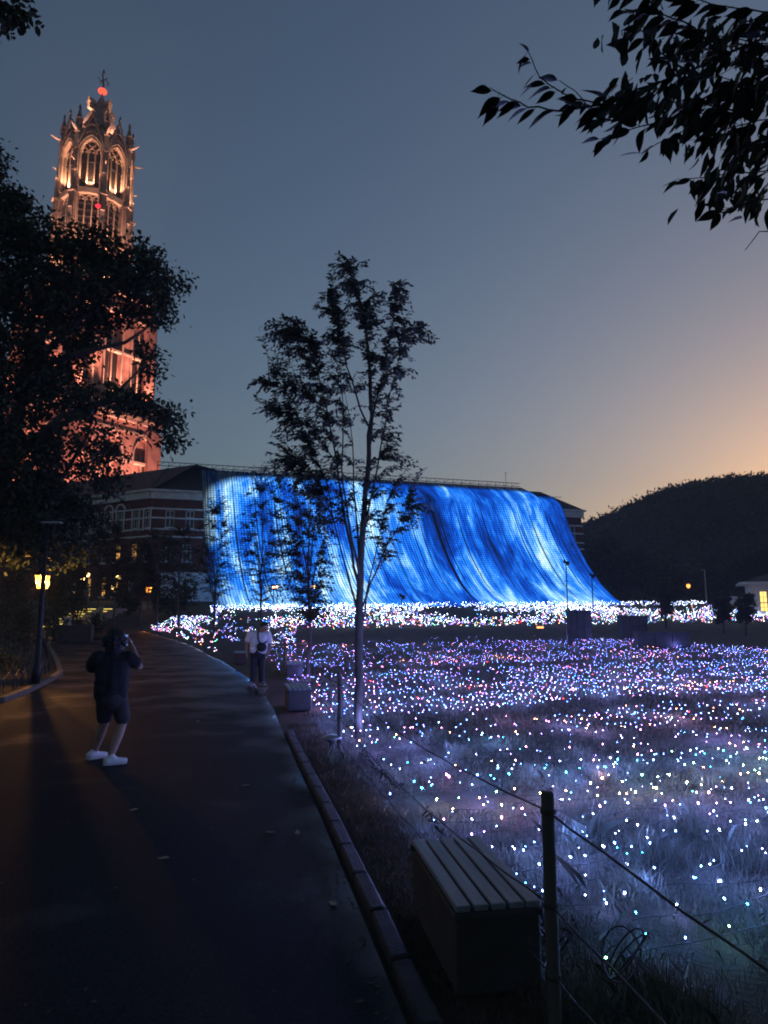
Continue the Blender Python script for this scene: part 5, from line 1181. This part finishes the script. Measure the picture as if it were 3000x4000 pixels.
b = MB(); capsule(b, (.02, -.01, .84), (.025, 0, 1.2), .145, .145, 16); capsule(b, (.085, 0, .84), (.09, 0, 1.2), .135, .135, 16); capsule(b, (-.05, 0, .84), (-.05, 0, 1.2), .135, .135, 16); capsule(b, (-.15, 0, 1.28), (.21, 0, 1.28), .085, .085, 14)
capsule(b, (.2, 0, 1.29), eR + (Vector((.21, 0, 1.30)) - eR) * .42, .092, .082, 14); capsule(b, (-.16, 0, 1.29), eL + (Vector((-.17, 0, 1.30)) - eL) * .22, .10, .096, 14); capsule(b, (.03, -.01, 1.30), (.035, -.01, 1.375), .092, .075)
o = fuse('t_shirt', b, black_c, pA, .013, 4)
for v_ in o.data.vertices:
    if v_.co.z < .76: v_.co.z = .76 + (v_.co.z - .76) * .04
    w_ = max(0, 1 - abs(v_.co.z - .95) / .35); f_ = mnoise.noise(v_.co * 9) * .016 + mnoise.noise(Vector((v_.co.x * 6, v_.co.y * 6, v_.co.z * 22))) * .010; v_.co.x += f_ * (.4 + w_); v_.co.y += f_ * (.4 + w_)
b = MB(); capsule(b, (.03, .0, .80), (.03, .02, .78), .165, .16, 16)
for h_, k_ in ((hR, kR), (hL, kL)): capsule(b, h_ + Vector((0, 0, -.03)), k_ + Vector((0, -.01, .07)), .118, .098, 14)
o = fuse('shorts', b, dark_c, pA, .013, 4)
for v_ in o.data.vertices:
    if v_.co.z < .47: v_.co.z = .47 + (v_.co.z - .47) * .05
b = MB(); b.ell(head + Vector((-.015, -.025, .045)), (.132, .128, .135), 16, 12); b.ell(head + Vector((-.02, -.045, -.07)), (.115, .09, .12), 14, 10)
for k in range(120):
    a_ = rnd.uniform(0, 6.28); e_ = rnd.uniform(-.5, 1.4); q = head + Vector((-.015, -.025, .02)) + Vector((.13 * math.cos(a_) * math.cos(e_), .125 * math.sin(a_) * math.cos(e_), .15 * math.sin(e_)))
    if q.y > head.y + .05 and q.z < head.z + .06: continue
    b.ell(q, (rnd.uniform(.016, .034),) * 3, 7, 5)
fuse('hair', b, hair_m, pA, .009, 1)
shoe(pA, aR + Vector((.02, .0, -.10)), R(8), shoe_m, .265); shoe(pA, aL + Vector((.0, .0, -.10)), R(28), shoe_m, .26)
ph = thing('phone', 'dark phone held up to the face by the person in black', 'phone', Vector(g) + Matrix.Rotation(pA.rotation_euler.z, 3, 'Z') @ Vector((.165, .27, 1.50)), pA.rotation_euler.z + R(-62))
b = MB(); b.bbox((0, 0, 0), (.076, .009, .155), .003); b.build('case', iron_m, ph); b = MB(); b.box((0, -.0062, 0), (.068, .001, .142)); b.build('screen', emis('phone_screen', (.25, .5, 1), .25), ph)
# 2: person in a white t-shirt with a bag across the chest, head bowed
g = ghit(555, 1480); g = Vector((g.x, g.y, 0)); pB = thing('person', 'person in white t-shirt and dark trousers looking down beside the lawn', 'person', g, math.atan2(g.x, g.y) * -.8)
b = MB(); head = Vector((.17, -.13, 1.50)); capsule(b, head + Vector((.015, -.03, -.055)), head + Vector((-.01, .01, .04)), .068, .085, 14); capsule(b, (.05, -.02, 1.34), head + Vector((-.03, .02, -.05)), .062, .055)
b.ell(head + Vector((.04, -.105, -.06)), (.018, .024, .024), 8, 6); b.ell(head + Vector((.03, -.07, -.095)), (.03, .03, .022), 8, 6); b.ell(head + Vector((-.085, 0, -.01)), (.014, .022, .032), 8, 6); b.ell(head + Vector((.085, -.01, -.01)), (.014, .022, .032), 8, 6)
capsule(b, (.0, 0, .92), (.03, -.01, 1.2), .12, .12); capsule(b, (-.17, .0, 1.33), (.23, -.02, 1.31), .068, .068)
eA, wA = Vector((-.30, .02, 1.06)), Vector((-.29, -.03, .83)); capsule(b, (-.2, 0, 1.33), eA, .056, .044); capsule(b, eA, wA, .042, .028); hand(b, wA, (.02, -.08, -1), (.9, -.1, 0), .45, 1)
eB, wB = Vector((.32, -.02, 1.05)), Vector((.27, -.13, .82)); capsule(b, (.25, -.02, 1.31), eB, .056, .044); capsule(b, eB, wB, .042, .028); hand(b, wB, (-.25, -.2, -.9), (-.8, .1, .1), .6, -1)
hA, kA, aA = Vector((-.09, 0, .86)), Vector((-.10, -.03, .48)), Vector((-.115, .02, .09)); hB, kB, aB = Vector((.10, 0, .86)), Vector((.10, -.02, .48)), Vector((.125, .06, .09))
for h_, k_, a_ in ((hA, kA, aA), (hB, kB, aB)): capsule(b, h_, k_, .085, .058); capsule(b, k_, a_, .055, .038)
fuse('body', b, skin_m, pB, .009, 5)
b = MB()
for x in (-.07, .02, .10): capsule(b, (x, -.0, .90), (x + .02, -.01, 1.24), .15, .15, 16)
capsule(b, (-.18, .0, 1.32), (.23, -.02, 1.30), .088, .088, 14); capsule(b, (-.2, 0, 1.32), eA + (Vector((-.2, 0, 1.33)) - eA) * .38, .092, .088, 14); capsule(b, (.25, -.02, 1.30), eB + (Vector((.25, -.02, 1.31)) - eB) * .34, .092, .090, 14)
o = fuse('t_shirt', b, white_c, pB, .013, 4)
for v_ in o.data.vertices:
    if v_.co.z < .80: v_.co.z = .80 + (v_.co.z - .80) * .04
    w_ = max(0, 1 - abs(v_.co.z - 1.0) / .3); f_ = mnoise.noise(v_.co * 9) * .016 + mnoise.noise(Vector((v_.co.x * 6, v_.co.y * 6, v_.co.z * 22))) * .010; v_.co.y += f_ * (.4 + w_)
b = MB(); capsule(b, (0, 0, .84), (0, 0, .82), .155, .155, 16)
for h_, k_, a_ in ((hA, kA, aA), (hB, kB, aB)): capsule(b, h_, k_, .108, .088, 14); capsule(b, k_, a_ + Vector((0, 0, .02)), .088, .078, 14)
fuse('trousers', b, navy_c, pB, .013, 4)
b = MB(); b.ell(head + Vector((-.01, .03, .045)), (.105, .108, .10), 14, 10)
for k in range(30):
    a_ = rnd.uniform(0, 6.28); e_ = rnd.uniform(.0, 1.4); b.ell(head + Vector((-.01, .02, .035)) + Vector((.1 * math.cos(a_) * math.cos(e_), .1 * math.sin(a_) * math.cos(e_), .105 * math.sin(e_))), (.02,) * 3, 7, 5)
fuse('hair', b, hair_m, pB, .010, 2)
gs = mat('grey_sneaker', (.22, .22, .23), .7, .2, 10)
shoe(pB, aA + Vector((-.01, -.02, -.09)), R(-105), gs, .27); shoe(pB, aB + Vector((.01, -.02, -.09)), R(-62), gs, .27)
Rz = Matrix.Rotation(pB.rotation_euler.z, 3, 'Z'); bag = thing('crossbody_bag', 'small round black bag worn across the white t-shirt', 'bag', g + Rz @ Vector((.10, -.19, .98)), pB.rotation_euler.z)
bm_ = mat('bag_nylon', (.008, .008, .009), .6, .3, 20, .3, 80); b = MB(); b.ell((0, 0, 0), (.13, .05, .12), 18, 12); b.build('pouch', bm_, bag, True); b = MB(); b.tube([(-.1, -.035, .05), (0, -.048, .07), (.1, -.035, .05)], .006, 5); b.build('zip', iron_m, bag)
b = MB(); b.tube([(-.04, .0, .10), (-.085, .012, .20), (-.10, .03, .30), (-.105, .075, .385), (-.10, .16, .42)], [.02, .02, .02, .02, .02], 6); b.tube([(.06, .0, .09), (.12, .05, .13), (.14, .12, .16)], .018, 6); b.build('strap', bm_, bag, True)
# 3: guard far back on the left, standing in profile
g = at(117, 1394, 39); g = Vector((g.x, 39, gz(g.x, 39) + .005)); pC = thing('person', 'distant guard in dark uniform with light belt standing at the left of the path', 'person', g, math.atan2(g.x, g.y) * -.8 + R(90))
b = MB(); head = Vector((0, -.02, 1.62)); capsule(b, head + Vector((0, -.02, -.05)), head + Vector((0, .01, .05)), .07, .085, 12); capsule(b, (0, 0, 1.42), head + Vector((0, 0, -.05)), .06, .055); b.ell(head + Vector((0, -.105, -.02)), (.016, .024, .022), 8, 6)
capsule(b, (0, 0, 1.0), (0, 0, 1.36), .13, .15); capsule(b, (-.18, 0, 1.42), (.18, 0, 1.42), .07, .07)
for s_ in (-1, 1):
    e_, w_ = Vector((s_ * .25, .02, 1.14)), Vector((s_ * .24, -.06, .90)); capsule(b, (s_ * .2, 0, 1.42), e_, .058, .045); capsule(b, e_, w_, .042, .03); hand(b, w_, (0, -.15, -1), (-s_, 0, 0), .5, s_)
    capsule(b, (s_ * .095, 0, .92), (s_ * .1, -.02, .5), .088, .06); capsule(b, (s_ * .1, -.02, .5), (s_ * .1, .02, .09), .058, .04)
fuse('body', b, skin_m, pC, .011, 5)
b = MB(); capsule(b, (-.05, 0, 1.02), (-.05, 0, 1.36), .145, .155, 14); capsule(b, (.05, 0, 1.02), (.05, 0, 1.36), .145, .155, 14); capsule(b, (-.18, 0, 1.42), (.18, 0, 1.42), .085, .085, 12)
for s_ in (-1, 1): capsule(b, (s_ * .2, 0, 1.41), (s_ * .235, .01, 1.24), .085, .08, 12)
o = fuse('uniform_shirt', b, navy_c, pC, .014, 4)
b = MB(); capsule(b, (0, 0, .95), (0, 0, .93), .16, .16, 14)
for s_ in (-1, 1): capsule(b, (s_ * .095, 0, .9), (s_ * .1, -.02, .5), .105, .085, 12); capsule(b, (s_ * .1, -.02, .5), (s_ * .1, .02, .07), .085, .075, 12)
fuse('trousers', b, navy_c, pC, .014, 4)
b = MB(); b.lathe([(.215, -.03), (.222, 0), (.215, .03)], 18, (0, 0, 1.0), 1.0, .82); b.build('belt', white_c, pC, True)
b = MB(); b.ell(head + Vector((0, 0, .05)), (.105, .115, .085), 14, 8); b.slab([(.07, -.08), (.05, -.17), (-.05, -.17), (-.07, -.08)], head.z + .035, head.z + .05); b.build('cap', navy_c, pC, True)
for s_ in (-1, 1): shoe(pC, (s_ * .1, .04, 0), R(-90), black_c, .28)

# ------------------------------------------------------------------ evening haze in the air over the whole place
hm = bpy.data.materials.new('evening_haze'); hm.use_nodes = True; n = hm.node_tree; n.nodes.clear()
ho = n.nodes.new('ShaderNodeOutputMaterial'); pv = n.nodes.new('ShaderNodeVolumePrincipled'); pv.inputs['Color'].default_value = (.86, .90, .96, 1); pv.inputs['Density'].default_value = .0006; pv.inputs['Anisotropy'].default_value = .2
n.links.new(pv.outputs[0], ho.inputs['Volume'])
b = MB(); b.box((0, 250, 56.5), (860, 640, 119)); tag(b.build('haze', hm), 'thin pale evening haze filling the air of the whole place', 'haze', None, 'stuff')
scene.cycles.volume_bounces = 0
